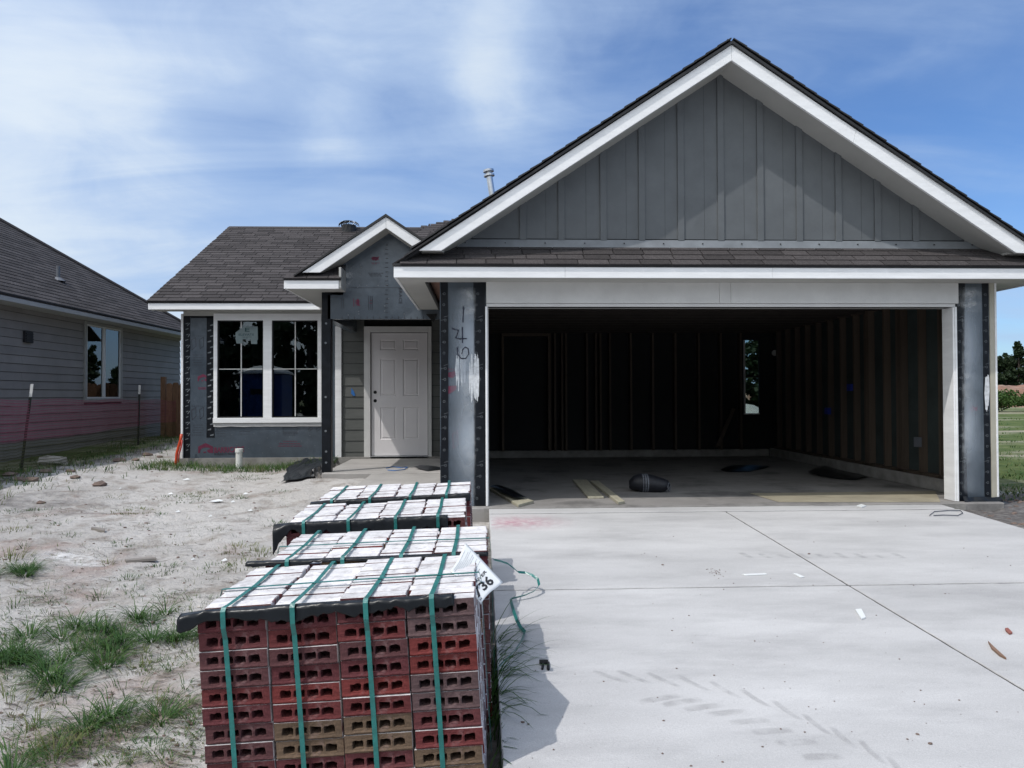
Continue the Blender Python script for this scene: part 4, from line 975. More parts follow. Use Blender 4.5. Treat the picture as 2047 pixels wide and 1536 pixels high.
obj('nail_head', mb, m_printlt, PG, kind='stuff')
mb = MB(); at = []; nu, nv = 8, 16
for j in range(nv+1):
    for i in range(nu+1):
        u, v = i/nu, j/nv; mb.v.append(pp(684+30*u, 528+58*v, YP-.003)); at.append(max(0, .45*math.exp(-((u-.4+.25*v)/.3)**2)*math.sin(math.pi*v)) if 0 < i < nu else 0)
for j in range(nv):
    for i in range(nu): mb.f.append((j*(nu+1)+i, j*(nu+1)+i+1, (j+1)*(nu+1)+i+1, (j+1)*(nu+1)+i)); mb.mi.append(0); mb.a.append(0)
obj('spray_or_sheen', mb, m_sprayfade, PG, attr=('fade', at), recalc=False)
# porch roof boards
pz = prap[1]
obj('rake_board', MB().prism_y([prt, prb, (pax-.001, paz), (pax-.001, pz)], YPF, YPF+.03), m_white, HS, bevel=.002)
mirx = lambda x: 2*pax-x
xe_ = PXZ(843, 486, YPF)[0]; f_t = lambda x: pz-(x-pax)*(pz-prt[1])/(pax-prt[0]); f_b = lambda x: paz-(x-pax)*slp
xe2 = PXZ(829, 495, YPF)[0]
obj('rake_board', MB().prism_y([(pax+.001, paz), (pax+.001, pz), (xe_+.06, f_t(xe_+.06)), (xe2+.06, f_b(xe2+.06))], YPF, YPF+.03), m_white, HS, bevel=.002)
mb = MB().prism([(prb[0], YPF+.031, prb[1]+.01), (pax, YPF+.031, paz+.01), (pax, YP, paz+.01), (prb[0], YP, prb[1]+.01)], (0, 0, .02)); mb.prism([(xe2+.1, YPF+.031, f_b(xe2+.1)+.01), (pax, YPF+.031, paz+.01), (pax, YP, paz+.01), (xe2+.1, YP, f_b(xe2+.1)+.01)], (0, 0, .02)); obj('rake_soffit', mb, m_soffit, HS)
rake_edge(prt[0]-.02, prt[1]+.002, pax, pz+.003, YPF-.02, th=.030, ext=.1)
# roof surfaces of the porch gable
PEL, PEZ = PXZ(567.5, 555, YPF)[0], PXZ(620, 558, YPF)[1]
for s in (1, -1):
    xe = PEL+.05 if s > 0 else mirx(PEL)-.5
    zz = PEZ-.02 if s > 0 else pz-.02-(xe-pax)*(pz-PEZ)/(pax-PEL)
    yb = 15.0 if s > 0 else 15.0
    mb = MB().prism([(xe, YPF+.05, zz), (pax, YPF+.05, pz-.01), (pax, yb, pz-.01), (xe, yb, zz)], (0, 0, -.03)); dk = obj('porch_roof', mb, m_deck, HS)
    Vv = Vector((pax-xe, 0, pz-.01-zz)); Uv = (0, -1, 0) if s > 0 else (0, 1, 0)
    shingles(dk, (xe, yb if s > 0 else YPF, zz+.004), Uv, Vv, int(Vv.length/.143)+1, lambda a, b2: (0, yb-YPF-.02), single_rows=0, seed=21)
# porch eave box on the left with its three shingles
xbr = PXZ(677, 570, YPF)[0]; zpf0 = PXZ(620, 577.5, YPF)[1]
B('fascia_board', PEL, xbr, YPF, YPF+.025, zpf0, PEZ-.006, m_white, HS, bevel=.002)
B('fascia_board', PEL, PEL+.025, YPF+.026, YMF-.001, zpf0, PEZ-.006, m_white, HS, bevel=.002)
B('soffit', PEL+.026, xbr+.03, YPF+.026, YP+.0, zpf0+.005, zpf0+.02, m_soffit, HS)
B('soffit', PEL+.026, xp0+.02, YP+.001, YM-.03, zpf0+.005, zpf0+.02, m_soffit, HS)
B('eave_return', xbr+.001, xbr+.03, YPF+.01, YP-.001, zpf0+.02, PEZ+.16, m_soffit, HS)
B('drip_edge', PEL-.012, xbr+.01, YPF-.014, YPF+.01, PEZ-.012, PEZ+.010, m_drip, HS)
pd = obj('porch_skirt', MB().prism([(PEL, YPF-.006, PEZ), (xbr+.03, YPF-.006, PEZ), (xbr+.03, YP, PEZ+.25), (PEL+.38, YP, PEZ+.25)], (0, 0, -.02)), m_deck, HS)
shingles(pd, (PEL, YPF-.012, PEZ+.005), (1, 0, 0), Vector((0, .4, .26)), 3, lambda a, b2: (a*.95, xbr+.03-PEL), expo=.14, wid=.3, seed=8)

# ---- door wall
YD = YM+.04
bx0, bx1 = PXZ(670.5, 800, YM)[0], PXZ(683, 800, YM)[0]
B('corner_board', bx0, bx1, YM-.03, YM+.1, ZS-.10, zh+.1, m_white, HS, bevel=.003)
B('door_wall', XWr+.001, XL-.013, YM+.085, YM+.14, ZS-.1, ZMB+.3, m_dark, HS)  # dark backing paints the lap shadow lines between the siding boards
tx0, tx1 = PXZ(728, 800, YM)[0], PXZ(863, 800, YM)[0]; tz0_, tz1_ = PXZ(795, 921, YM)[1], PXZ(795, 653, YM)[1]
zb = ZS-.10; k = 0
while zb < tz1_+.25:
    for x0, x1 in ((bx1+.002, tx0-.002), (tx1+.002, XL-.014)) if zb < tz1_ else ((bx1+.002, XL-.014),):
        z0b = zb
        mb = MB().prism([(x0, YM+.012, z0b), (x0, YM+.028, z0b), (x0, YM+.028, z0b+.178), (x0, YM+.022, z0b+.178)], (x1-x0, 0, 0)); obj('siding_board', mb, m_lap, HS)
    zb += .184; k += 1
dx0, dx1 = PXZ(742, 800, YM)[0], PXZ(854.5, 800, YM)[0]; dz0_, dz1_ = PXZ(798, 911, YM)[1], PXZ(798, 666, YM)[1]
dt = obj('door_trim', MB().box(tx0, dx0-.012, YM-.02, YM+.05, tz0_, tz1_).box(dx1+.012, tx1, YM-.02, YM+.05, tz0_, tz1_).box(dx0-.012, dx1+.012, YM-.02, YM+.05, dz1_+.012, tz1_), m_trimw, HS, bevel=.003)
door = thing('entry_door', 'x', 'x', (0, 0, 0)); del door['label']; del door['category']; bpy.data.objects.remove(door)
# six panel door slab
def door_mesh():
    mb = MB(); y = YM+.03; W = dx1-dx0; H = dz1_-dz0_
    xs = [0, .155, .44, .56, .845, 1]; zs = [0, .13, .395, .485, .79, .86, .945, 1]
    for i in range(5):
        for j in range(7):
            x0, x1 = dx0+W*xs[i], dx0+W*xs[i+1]; z0, z1 = dz0_+H*zs[j], dz0_+H*zs[j+1]
            if i in (1, 3) and j in (1, 3, 5):
                def rg_(e, d): return [(x0+e, y+d, z0+e), (x1-e, y+d, z0+e), (x1-e, y+d, z1-e), (x0+e, y+d, z1-e)]
                prof = [(0, 0), (.012, .010), (.022, .010), (.040, .002), (.045, .002)]
                rings = [rg_(*p) for p in prof]; k = len(mb.v); vs = sum(rings, [])
                fs = [(4*r+q, 4*r+(q+1) % 4, 4*r+4+(q+1) % 4, 4*r+4+q) for r in range(len(prof)-1) for q in range(4)]+[tuple(range(4*len(prof)-4, 4*len(prof)))]
                mb.add(vs, fs)
            else: mb.add([(x0, y, z0), (x1, y, z0), (x1, y, z1), (x0, y, z1)], [(0, 1, 2, 3)])
    mb.add([(dx0, y, dz0_), (dx1, y, dz0_), (dx1, y, dz1_), (dx0, y, dz1_), (dx0, y+.04, dz0_), (dx1, y+.04, dz0_), (dx1, y+.04, dz1_), (dx0, y+.04, dz1_)], [(0, 1, 5, 4), (1, 2, 6, 5), (2, 3, 7, 6), (3, 0, 4, 7), (4, 5, 6, 7)])
    return mb
door = obj('front_door', door_mesh(), m_door, HS, recalc=False); door['label'] = 'six panel front door in pale primer, lock bores empty'
for py in (784.5, 801.5):
    p = PY(750, py, YM+.03); obj('lock_bore', MB().tube([(p.x, YM+.026, p.z), (p.x, YM+.0295, p.z)], .028, 16), m_dark, door)
B('door_gap', dx0-.011, dx0-.001, YM+.04, YM+.06, dz0_, dz1_, m_dark, HS)
B('threshold', dx0-.01, dx1+.01, YM-.04, YM+.05, ZS-.028, dz0_-.004, m_steel, HS, bevel=.003)
p = PY(706, 785, YM); o = obj('masking_tape', MB().prism_y([(p.x-.03, p.z+.08), (p.x+.01, p.z+.02), (p.x+.035, p.z-.05), (p.x+.01, p.z-.06), (p.x-.035, p.z-.02)], YM+.003, YM+.008), m_tapeblue, HS)

# ---- roof vent, flue, neighbours of the ridge
p = PY(696, 457, YR-.3); 
vent = thing('turbine_vent', 'dark finned turbine vent on the ridge of the left roof', 'roof vent', (p.x, YR-.2, zm(YR-.2)))
mb = MB().tube([(p.x, YR-.2, zm(YR)-.2), (p.x, YR-.2, zm(YR)+.01)], .15, 16); obj('base', mb, m_drip, vent)
for k in range(18):
    t0 = 2*math.pi*k/18; pth = []
    for j in range(6):
        ph = math.pi/2*j/5; rr = .20*math.cos(ph)+.02; pth.append((p.x+rr*math.cos(t0+ph*.5), YR-.2+rr*math.sin(t0+ph*.5), zm(YR)-.01+.11*math.sin(ph)))
    obj('fin', MB().ribbon(pth, [(-math.sin(t0)*.7, math.cos(t0)*.7, .5)]*6, .03, th=.003), m_steel if k % 3 == 0 else m_drip, vent)
fa, fb = PY(984, 392, 13.0), PY(978, 352, 13.0)
flue = thing('flue_pipe', 'galvanised steel flue pipe with cap rising behind the garage roof', 'flue', (fa.x+.03, 13.0, fa.z-.5))
ax_ = (fb-fa); obj('pipe', MB().tube([fa-ax_*1.3, fa, fb], .055, 16), m_steel, flue, smooth=False)
obj('collar', MB().tube([fb-ax_*.02, fb+ax_*.06], .095, 18), m_steel, flue); obj('cap', MB().tube([fb+ax_*.20, fb+ax_*.30, fb+ax_*.33], [.095, .095, .05], 18), m_steel, flue)
obj('cap_stem', MB().tube([fb+ax_*.05, fb+ax_*.22], .05, 12), m_steel, flue)

# ------------------------------------------------------------------ things inside the garage
def dup_mesh_box(name, pts4, h, m, label, cat, group=None):
    """flat board lying on the garage floor from four photo corners"""
    q = [PZ(x, y, ZG+h) for x, y in pts4]; mb = MB().prism([(v.x, v.y, ZG+h) for v in q], (0, 0, -h+.001)); o = obj(name, mb, m, bevel=.002); return tag(o, label, cat, group)
dup_mesh_box('board', [(1145, 959), (1173, 959), (1207, 993), (1176, 994)], .022, m_plank, 'wider pale board of the crossed pair on the garage floor', 'board', 'boards on the garage floor')
dup_mesh_box('board', [(1180, 961), (1196, 961), (1249, 1002), (1236, 1004)], .03, m_plank, 'narrow pale board lying right of the wider board in the garage', 'board', 'boards on the garage floor')
dup_mesh_box('board', [(979, 976), (984, 974), (1067, 1001), (1036, 1009)], .03, m_plank, 'pale board by the left garage jamb with black felt on it', 'board', 'boards on the garage floor')
dup_mesh_box('plywood_sheet', [(1500, 986), (1870, 982), (1880, 1003), (1556, 1003)], .008, m_ply, 'thin tan plywood sheet at the garage threshold', 'plywood')
def flat_scrap(pts, z, m, label, cat, seed):
    r5 = random.Random(seed); q = [PZ(x, y, z) for x, y in pts]; c0 = sum(q, Vector())/len(q); n_ = len(q); vs = [(v.x, v.y, z+.006+r5.uniform(0, .03)) for v in q]+[(c0.x, c0.y, z+.03)]
    mid = [tuple((Vector(vs[i])+Vector(vs[(i+1) % n_]))/2+Vector((r5.uniform(-.02, .02), r5.uniform(-.03, .03), r5.uniform(-.01, .02)))) for i in range(n_)]
    vs += [(a, b2, max(c2, z+.005)) for a, b2, c2 in mid]; fs = []
    for i in range(n_): fs += [(i, n_+1+i, n_), (n_+1+i, (i+1) % n_, n_)]
    o = obj('plastic_scrap', MB().add(vs, fs), m, solid=.003); return tag(o, label, cat)
flat_scrap([(1440, 940), (1470, 934), (1538, 936), (1500, 944), (1455, 946)], ZG, m_film, 'black felt scrap on the garage floor in front of the window', 'scrap', 1)
flat_scrap([(1615, 948), (1650, 934), (1700, 944), (1735, 955), (1712, 962), (1660, 958)], ZG, m_film, 'black felt heap beside the right garage curb', 'scrap', 2)
flat_scrap([(980, 975), (1000, 974), (1052, 998), (1030, 1000), (1005, 990)], ZG+.035, m_film, 'strip of black felt on the board by the left jamb', 'scrap', 3)
p0, p1 = PZ(1432, 895, ZG+.14), PY(1466, 818, 13.6); p0 = PY(1434, 893, 13.2)
o = obj('leaning_board', MB().tube([p0, p1], .045, 4), m_wood); tag(o, 'pale board leaning on the back wall studs of the garage', 'board')
# black bag
ba, bb = PZ(1262, 968, ZG+.09), PZ(1335, 971, ZG+.08)
bag = thing('bag', 'black drawstring bag lying on its side on the garage floor', 'bag', ((ba+bb)/2).to_tuple())
d = (bb-ba); nn_ = 14; pth = []; rad = []
prof = [.03, .085, .105, .112, .114, .115, .114, .112, .108, .103, .098, .093, .088, .08, .055]
for i in range(15): q = ba+d*(i/14); pth.append((q.x, q.y, ZG+prof[i]*.9+.002)); rad.append(prof[i]*.95)
obj('body', MB().tube(pth, rad, 18), m_bag, bag, smooth=True)
for f_ in (.30, .36, .42):
    i = f_*14; q = ba+d*f_; dd = d.normalized(); obj('strap', MB().tube([(q.x-dd.x*.008, q.y, ZG+.105), (q.x+dd.x*.008, q.y, ZG+.105)], .1115, 20), m_grey, bag)
q = ba+d*1.015; obj('drawstring', MB().tube([(q.x+.02*math.cos(t)+.0, q.y-.03+.03*math.cos(t), ZG+.07+.045*math.sin(t)) for t in [i*math.pi/6 for i in range(13)]], .006, 6), m_grey, bag)
for k in range(8):
    pass

# ------------------------------------------------------------------ NEIGHBOUR HOUSE
NX = -7.6
NB = thing('neighbour_house', 'grey lap sided finished house on the left behind a pink net', 'house', (NX-3, 13, 0.5))
nfx = NX+.42
nz_f0 = PX(0.5, 599, nfx).z; nz_f1 = PX(0.5, 585.5, nfx).z
nzs = nz_f0
Yend = 19.4; Ya = 4.0
zb = .42; 
nw = obj('wall', MB().box(NX-7, NX-.03, Ya, Yend-.1, .3, nz_f0+.05), m_dark, NB)  # near-black backing; board gaps show it as painted lap shadow lines
wy0, wy1 = PX(172, 720, NX).y, PX(240, 720, NX).y; wzb, wzt = PX(172, 797, NX).z, PX(172, 648, NX).z
k = 0
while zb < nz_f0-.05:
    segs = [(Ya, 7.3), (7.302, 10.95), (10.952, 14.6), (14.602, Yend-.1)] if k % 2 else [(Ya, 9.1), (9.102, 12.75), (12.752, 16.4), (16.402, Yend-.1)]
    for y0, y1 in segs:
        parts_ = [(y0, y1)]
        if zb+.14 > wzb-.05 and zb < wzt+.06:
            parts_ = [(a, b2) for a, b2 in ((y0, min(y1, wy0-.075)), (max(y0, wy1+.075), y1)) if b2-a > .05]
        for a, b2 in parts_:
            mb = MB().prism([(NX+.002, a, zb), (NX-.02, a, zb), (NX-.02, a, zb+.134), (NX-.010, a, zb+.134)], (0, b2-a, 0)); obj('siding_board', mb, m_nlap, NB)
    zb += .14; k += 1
nwin = obj('window', MB().box(NX-.02, NX+.022, wy0-.075, wy0, wzb-.075, wzt+.06).box(NX-.02, NX+.022, wy1, wy1+.075, wzb-.075, wzt+.06).box(NX-.02, NX+.022, wy0+.001, wy1-.001, wzt, wzt+.06).box(NX-.02, NX+.022, wy0+.001, wy1-.001, wzb-.075, wzb), mat('tan_trim', (.30, .295, .28), .6), NB, bevel=.003)
ymid = (wy0+wy1)/2
for y0, y1 in ((wy0, ymid-.02), (ymid+.02, wy1)):
    f_ = .028
    obj('sash', MB().box(NX-.02, NX+.012, y0, y0+f_, wzb, wzt).box(NX-.02, NX+.012, y1-f_, y1, wzb, wzt).box(NX-.02, NX+.012, y0+f_, y1-f_, wzb, wzb+f_).box(NX-.02, NX+.012, y0+f_, y1-f_, wzt-f_, wzt), m_trimw, nwin)
    obj('pane', MB().box(NX-.012, NX-.008, y0+.01, y1-.01, wzb+.01, wzt-.01), m_glass, nwin)
obj('mullion', MB().box(NX-.02, NX+.016, ymid-.019, ymid+.019, wzb, wzt), m_trimw, nwin)
obj('window_backing', MB().box(NX-.029, NX-.022, wy0, wy1, wzb, wzt), m_dark, NB)
vy = PX(53, 675, NX); 
v_ = obj('wall_vent', MB().box(NX, NX+.04, vy.y-.1, vy.y+.12, vy.z-.09, vy.z+.10), m_drip, NB)
for k in range(4): obj('louvre', MB().box(NX+.041, NX+.055, vy.y-.09, vy.y+.11, vy.z-.075+k*.043, vy.z-.058+k*.043), m_drip, v_)
mfn = mat('neighbour_fascia_paint', (.36, .36, .35), .6, .04)
B('fascia_board', nfx-.025, nfx, Ya, Yend+.42, nz_f0, nz_f1, mfn, NB, bevel=.002); B('soffit', NX, nfx-.026, Ya, Yend+.4, nz_f0+.01, nz_f0+.03, m_soffit, NB)
B('fascia_board', NX-7, nfx-.026, Yend+.395, Yend+.42, nz_f0, nz_f1, mfn, NB)
B('drip_edge', nfx-.01, nfx+.014, Ya, Yend+.43, nz_f1-.005, nz_f1+.02, m_drip, NB)
sN = .70; hr = 5.2
nd_ = obj('roof', MB().prism([(nfx, Ya, nz_f1), (nfx, Yend+.42, nz_f1), (nfx-hr, Yend+.42-hr, nz_f1+sN*hr), (nfx-hr, Ya, nz_f1+sN*hr)], (0, 0, -.03)).prism([(nfx, Yend+.42, nz_f1), (nfx-2*hr, Yend+.42, nz_f1), (nfx-hr, Yend+.42-hr, nz_f1+sN*hr)], (0, 0, -.03)).prism([(nfx-2*hr, Ya, nz_f1), (nfx-hr, Ya, nz_f1+sN*hr), (nfx-hr, Yend+.42-hr, nz_f1+sN*hr), (nfx-2*hr, Yend+.42, nz_f1)], (0, 0, -.03)), m_shing, NB)
VN = Vector((-1, 0, sN)); lN = VN.length
shingles(nd_, (nfx, Ya, nz_f1+.004), (0, 1, 0), VN, int(hr*lN/.143), lambda v0, v1: (0, Yend+.42-Ya-(v0+.07)/lN), single_rows=0, seed=31, wid=.33)
obj('hip_cap', MB().tube([(nfx+.02, Yend+.44, nz_f1+.015), (nfx-hr, Yend+.42-hr, nz_f1+sN*hr+.02)], .05, 6), m_shing, nd_)
pv = PX(116, 590, nfx-1.0)
_z = nz_f1+sN*1.0
pvn = thing('vent_pipe', 'short grey vent pipe on the neighbouring roof slope', 'vent pipe', (nfx-1.0, pv.y, _z))
obj('pipe', MB().tube([(nfx-1.0, pv.y, _z-.05), (nfx-1.0, pv.y, _z+.27)], .035, 10), m_grey, pvn); obj('flashing', MB().tube([(nfx-1.0, pv.y, _z-.02), (nfx-1.0, pv.y, _z+.05)], [.14, .05], 12), m_grey, pvn)

# ------------------------------------------------------------------ net fence, posts, wood fence
def t_post(px0, py0, px1, py1, Y0, label, lean=0):
    b_ = PY(px1, py1, Y0); t2 = PY(px0, py0, Y0); o = thing('fence_post', label, 'fence post', b_, group='steel net posts'); d = t2-b_; b_ = b_-d*.12; w_ = .02
    for nm, f0, f1, m_ in (('stem', 0, .86, m_postm), ('white_tip', .86, 1, m_trimw)):
        p, q = b_+(t2-b_)*f0, b_+(t2-b_)*f1; dd = (q-p); mb = MB(); s1, s2 = Vector((w_, 0, 0)), Vector((0, w_, 0))
        mb.prism([p-s1, p-s1*.9+s2*.3, p+s1*.9+s2*.3, p+s1], dd); mb.prism([p+s2*.31-s1*.15, p+s2*1.6-s1*.15, p+s2*1.6+s1*.15, p+s2*.31+s1*.15], dd); obj(nm, mb, m_, o)
    return b_, t2
t_post(64, 768, 43, 933, 10.9, 'leaning dark steel post with white tip, the nearer one at the far left')
t_post(279, 770, 276, 886, 15.0, 'upright dark steel post with white tip, right of the neighbour window')
net = thing('net_fence', 'sagging pink and olive plastic net fence before the neighbouring wall', 'net fence', (-7, 11, .5))
A0 = Vector((-6.15, 8.0)); A1 = PY(60, 800, 10.9); A2 = PY(278, 800, 15.0); A3 = PY(352, 800, 17.4)
poly = [Vector((-6.3, 7.6)), Vector((A1.x, 10.9)), Vector((A2.x, 15.0)), Vector((A3.x, 17.4))]
def along(s):
    for a, b2 in zip(poly, poly[1:]):
        L_ = (b2-a).length
        if s <= L_: return a+(b2-a)*(s/L_)
        s -= L_
    return poly[-1]
TL = sum((b2-a).length for a, b2 in zip(poly, poly[1:]))
topz = lambda s: CAMZ+.0-.03*math.sin(s*1.5)**2-.008*s
for nm, f0, f1, m_ in (('upper_net', .42, 1, m_net), ('lower_net', .0, .42, m_netg)):
    mb = MB(); st_ = .028
    k = 0
    while k*st_ < TL:
        s = k*st_; q = along(s); g0 = gz(q.x, q.y); zt = topz(s); z0 = g0+(zt-g0)*f0; z1 = g0+(zt-g0)*f1; dd = along(min(TL, s+.05))-along(max(0, s-.05)); dd = Vector((dd.x, dd.y, 0)).normalized()*.0035
        w_ = Vector((.03*nz(s*.8, 3), 0, 0)); a = Vector((q.x, q.y, z0))+w_; b2 = Vector((q.x, q.y, z1))+w_
        mb.add([a-dd, a+dd, b2+dd, b2-dd], [(0, 1, 2, 3)]); k += 1
    nh = int(26*(f1-f0)); 
    for h in range(nh+1):
        f = f0+(f1-f0)*h/nh; vs = []; ns = 90
        for i in range(ns+1):
            s = TL*i/ns; q = along(s); g0 = gz(q.x, q.y); z = g0+(topz(s)-g0)*f; x = q.x+.03*nz(s*.8, 3)+.002; vs += [(x, q.y, z-.0035), (x, q.y, z+.0035)]
        mb.add(vs, [(2*i, 2*i+2, 2*i+3, 2*i+1) for i in range(ns)])
    obj(nm, mb, m_, net, kind='stuff', recalc=False)
wf = thing('wood_fence', 'brown cedar picket fence between the two houses', 'fence', (-6.3, 17.6, .5))
x = -7.25; k = 0
while x < -5.05:
    h = 1.35+.02*math.sin(k*2.1)
    obj('picket', MB().prism_y([(x, .45), (x+.135, .45), (x+.135, .5+h-.03), (x+.105, .5+h), (x+.03, .5+h), (x, .5+h-.03)], 17.6, 17.62), m_fencew, wf); x += .142; k += 1
obj('rail', MB().box(-7.3, -5.0, 17.621, 17.66, .75, .84), m_fencew, wf); obj('rail', MB().box(-7.3, -5.0, 17.621, 17.66, 1.45, 1.54), m_fencew, wf)
obj('post', MB().box(-7.36, -7.262, 17.55, 17.65, .4, 2.0), m_fencew, wf)

# ------------------------------------------------------------------ pipes, sheets on the yard
pb_ = G(478, 931); pb_ = Vector((PY(478, 900, 12.2).x, 12.2, gz(PY(478, 900, 12.2).x, 12.2))); zt_ = PY(478, 897, 12.2).z
pvc = thing('pvc_pipe', 'white plastic cleanout pipe standing in the grass below the window', 'pipe', pb_)
obj('tube', MB().tube([(pb_.x, 12.2, pb_.z-.05), (pb_.x, 12.2, zt_-.055)], .052, 20), m_pvc, pvc, smooth=False); obj('cap', MB().tube([(pb_.x, 12.2, zt_-.06), (pb_.x, 12.2, zt_-.004), (pb_.x, 12.2, zt_)], [.062, .062, .055], 20), m_pvc, pvc)
c_ = [PY(x, y, 12.45) for x, y in ((363, 868), (361, 880), (357, 893), (353.5, 906), (352, 921), (351, 930))]
o = obj('conduit', MB().tube(c_, .022, 10), m_orange, smooth=True); tag(o, 'bright orange conduit curving out of the ground at the house corner', 'conduit')
c_ = [PY(x, y, 12.42) for x, y in ((364, 880), (362, 895), (358, 908), (357, 925))]
o = obj('conduit', MB().tube(c_, .012, 8), mat('red_conduit', (.5, .03, .02), .4), smooth=True); tag(o, 'thin red conduit close beside the thicker orange one', 'conduit')
def crumple(name, quad, nu, nv, amp, seed, m, label, cat, base=.01, par=None):
    c4 = [G(*q) for q in quad]
    def fn(u, v):
        p = (c4[0]*(1-u)+c4[1]*u)*(1-v)+(c4[3]*(1-u)+c4[2]*u)*v
        p = p+Vector((.05*nz(u*7, v*7, seed), .05*nz(u*7, v*7, seed+4), 0)); e = math.sin(math.pi*min(1, max(0, u)))**.5*math.sin(math.pi*v)**.5
        return (p.x, p.y, gz(p.x, p.y)+base+.015+amp*(.15+e)*(.5+.5*abs(nz(u*6, v*4, seed))*3)*(.5+.5*nz(u*2.5+9, v*2.5, seed+2)+.5))
    o = obj(name, MB().sheet(fn, nu, nv), m, par, solid=.003); return tag(o, label, cat)
crumple('plastic_sheet', [(562, 968), (690, 973), (716, 944), (585, 938)], 36, 20, .055, 3, m_film, 'crumpled black plastic sheet on the sand left of the walkway', 'plastic sheet')
crumple('plastic_sheet', [(640, 944), (705, 946), (718, 934), (655, 930)], 20, 10, .06, 8, m_film, 'small folded black plastic sheet at the foot of the porch post', 'plastic sheet')
o = flat_scrap([(828, 938), (850, 934), (876, 936), (880, 940), (855, 943)], ZS-.03, m_film, 'torn black strip on the porch slab', 'scrap', 6)
mb = MB().tube([PZ(x, y, ZS-.02) for x, y in ((772, 936), (785, 933), (800, 935), (815, 934), (808, 939), (790, 941), (775, 940))], .006, 5); tag(obj('cord', mb, m_tapeblue), 'loop of blue cord on the porch slab', 'cord')
mb = MB().ribbon([D(x, y, .012) for x, y in ((1858, 1031), (1868, 1023), (1895, 1021), (1920, 1021), (1925, 1026), (1915, 1031), (1885, 1030), (1866, 1031))], (0, 0, 1), .012); tag(obj('loose_strap', mb, m_grey), 'loop of grey blue strap at the foot of the right jamb', 'strap')

# ------------------------------------------------------------------ brick bundles
BL, BH, BD = .2495, .0668, .0655          # pitches: along X, vertical, along Y
PAL = [(.15, .038, .040), (.13, .036, .042), (.12, .042, .048), (.185, .038, .034), (.20, .042, .036), (.11, .055, .053), (.19, .13, .078), (.12, .043, .045), (.14, .058, .055)]
def core_brick(seed):
    """brick lying with its bed face to the front: four ragged core holes"""
    r6 = random.Random(seed); mb = MB(); Lx, Lz, Ly = BL-.008, BH-.0035, BD-.003
    n_ = 12; marg = .022; cw = (Lx-2*marg)/4; fy = 0
    def pt(x, z): return (x, fy+r6.uniform(-.0006, .0006), z)
    xs = [marg+cw*i for i in range(5)]
    # end margins
    k = len(mb.v)
    mb.add([(0, 0, 0), (marg, 0, 0), (marg, 0, Lz), (0, 0, Lz)], [(0, 1, 2, 3)]); mb.add([(Lx-marg, 0, 0), (Lx, 0, 0), (Lx, 0, Lz), (Lx-marg, 0, Lz)], [(0, 1, 2, 3)])
    for i in range(4):
        x0, x1 = xs[i], xs[i+1]; cx, cz = (x0+x1)/2+r6.uniform(-.002, .002), Lz*.47; hw, hh = .0195, .0140
        outer = [(x0, 0), ((2*x0+x1)/3, 0), ((x0+2*x1)/3, 0), (x1, 0), (x1, Lz*.33), (x1, Lz*.67), (x1, Lz), ((x0+2*x1)/3, Lz), ((2*x0+x1)/3, Lz), (x0, Lz), (x0, Lz*.67), (x0, Lz*.33)]
        inner = [(-.92, -.97), (-.3, -1.0), (.3, -1.0), (.92, -.97), (1.04, -.6), (1.04, .6), (.9, .97), (.3, 1.02), (-.3, 1.0), (-.9, .97), (-1.04, .6), (-1.04, -.6)]
        inn = [(cx+hw*a*(1+r6.uniform(-.08, .08)), cz+hh*b2*(1+r6.uniform(-.14, .22))) for a, b2 in inner]
        vs = [(a, 0, b2) for a, b2 in outer]+[(a, 0.001, b2) for a, b2 in inn]+[(a*.97+cx*.03, Ly*.95, b2) for a, b2 in inn]
        mb.add(vs, [(j, (j+1) % 12, 12+(j+1) % 12, 12+j) for j in range(12)]+[(12+j, 12+(j+1) % 12, 24+(j+1) % 12, 24+j) for j in range(12)]+[tuple(range(35, 23, -1))])
    # other faces: bottom, top (whitewash), ends (wash), back
    e = [(0, 0, 0), (Lx, 0, 0), (Lx, Ly, 0), (0, Ly, 0), (0, 0, Lz), (Lx, 0, Lz), (Lx, Ly, Lz), (0, Ly, Lz)]
    mb.add(e, [(0, 3, 2, 1), (2, 3, 7, 6)], 0); mb.add(e, [(4, 5, 6, 7)], 1); mb.add(e, [(1, 2, 6, 5), (3, 0, 4, 7)], 2)
    # ragged lip of dragged clay along the lower front edge
    vs = []; nn2 = 12
    for i in range(nn2+1): x = Lx*i/nn2; vs += [(x, -.0025-r6.uniform(0, .0012), .003+r6.uniform(0, .004)), (x, 0, .011+r6.uniform(0, .003)), (x, .001, -.0012)]
    mb.add(vs, [(3*i, 3*i+3, 3*i+4, 3*i+1) for i in range(nn2)]+[(3*i+2, 3*i+5, 3*i+3, 3*i) for i in range(nn2)])
    return mb.mesh('brick', [m_brick, m_wash, m_washend])
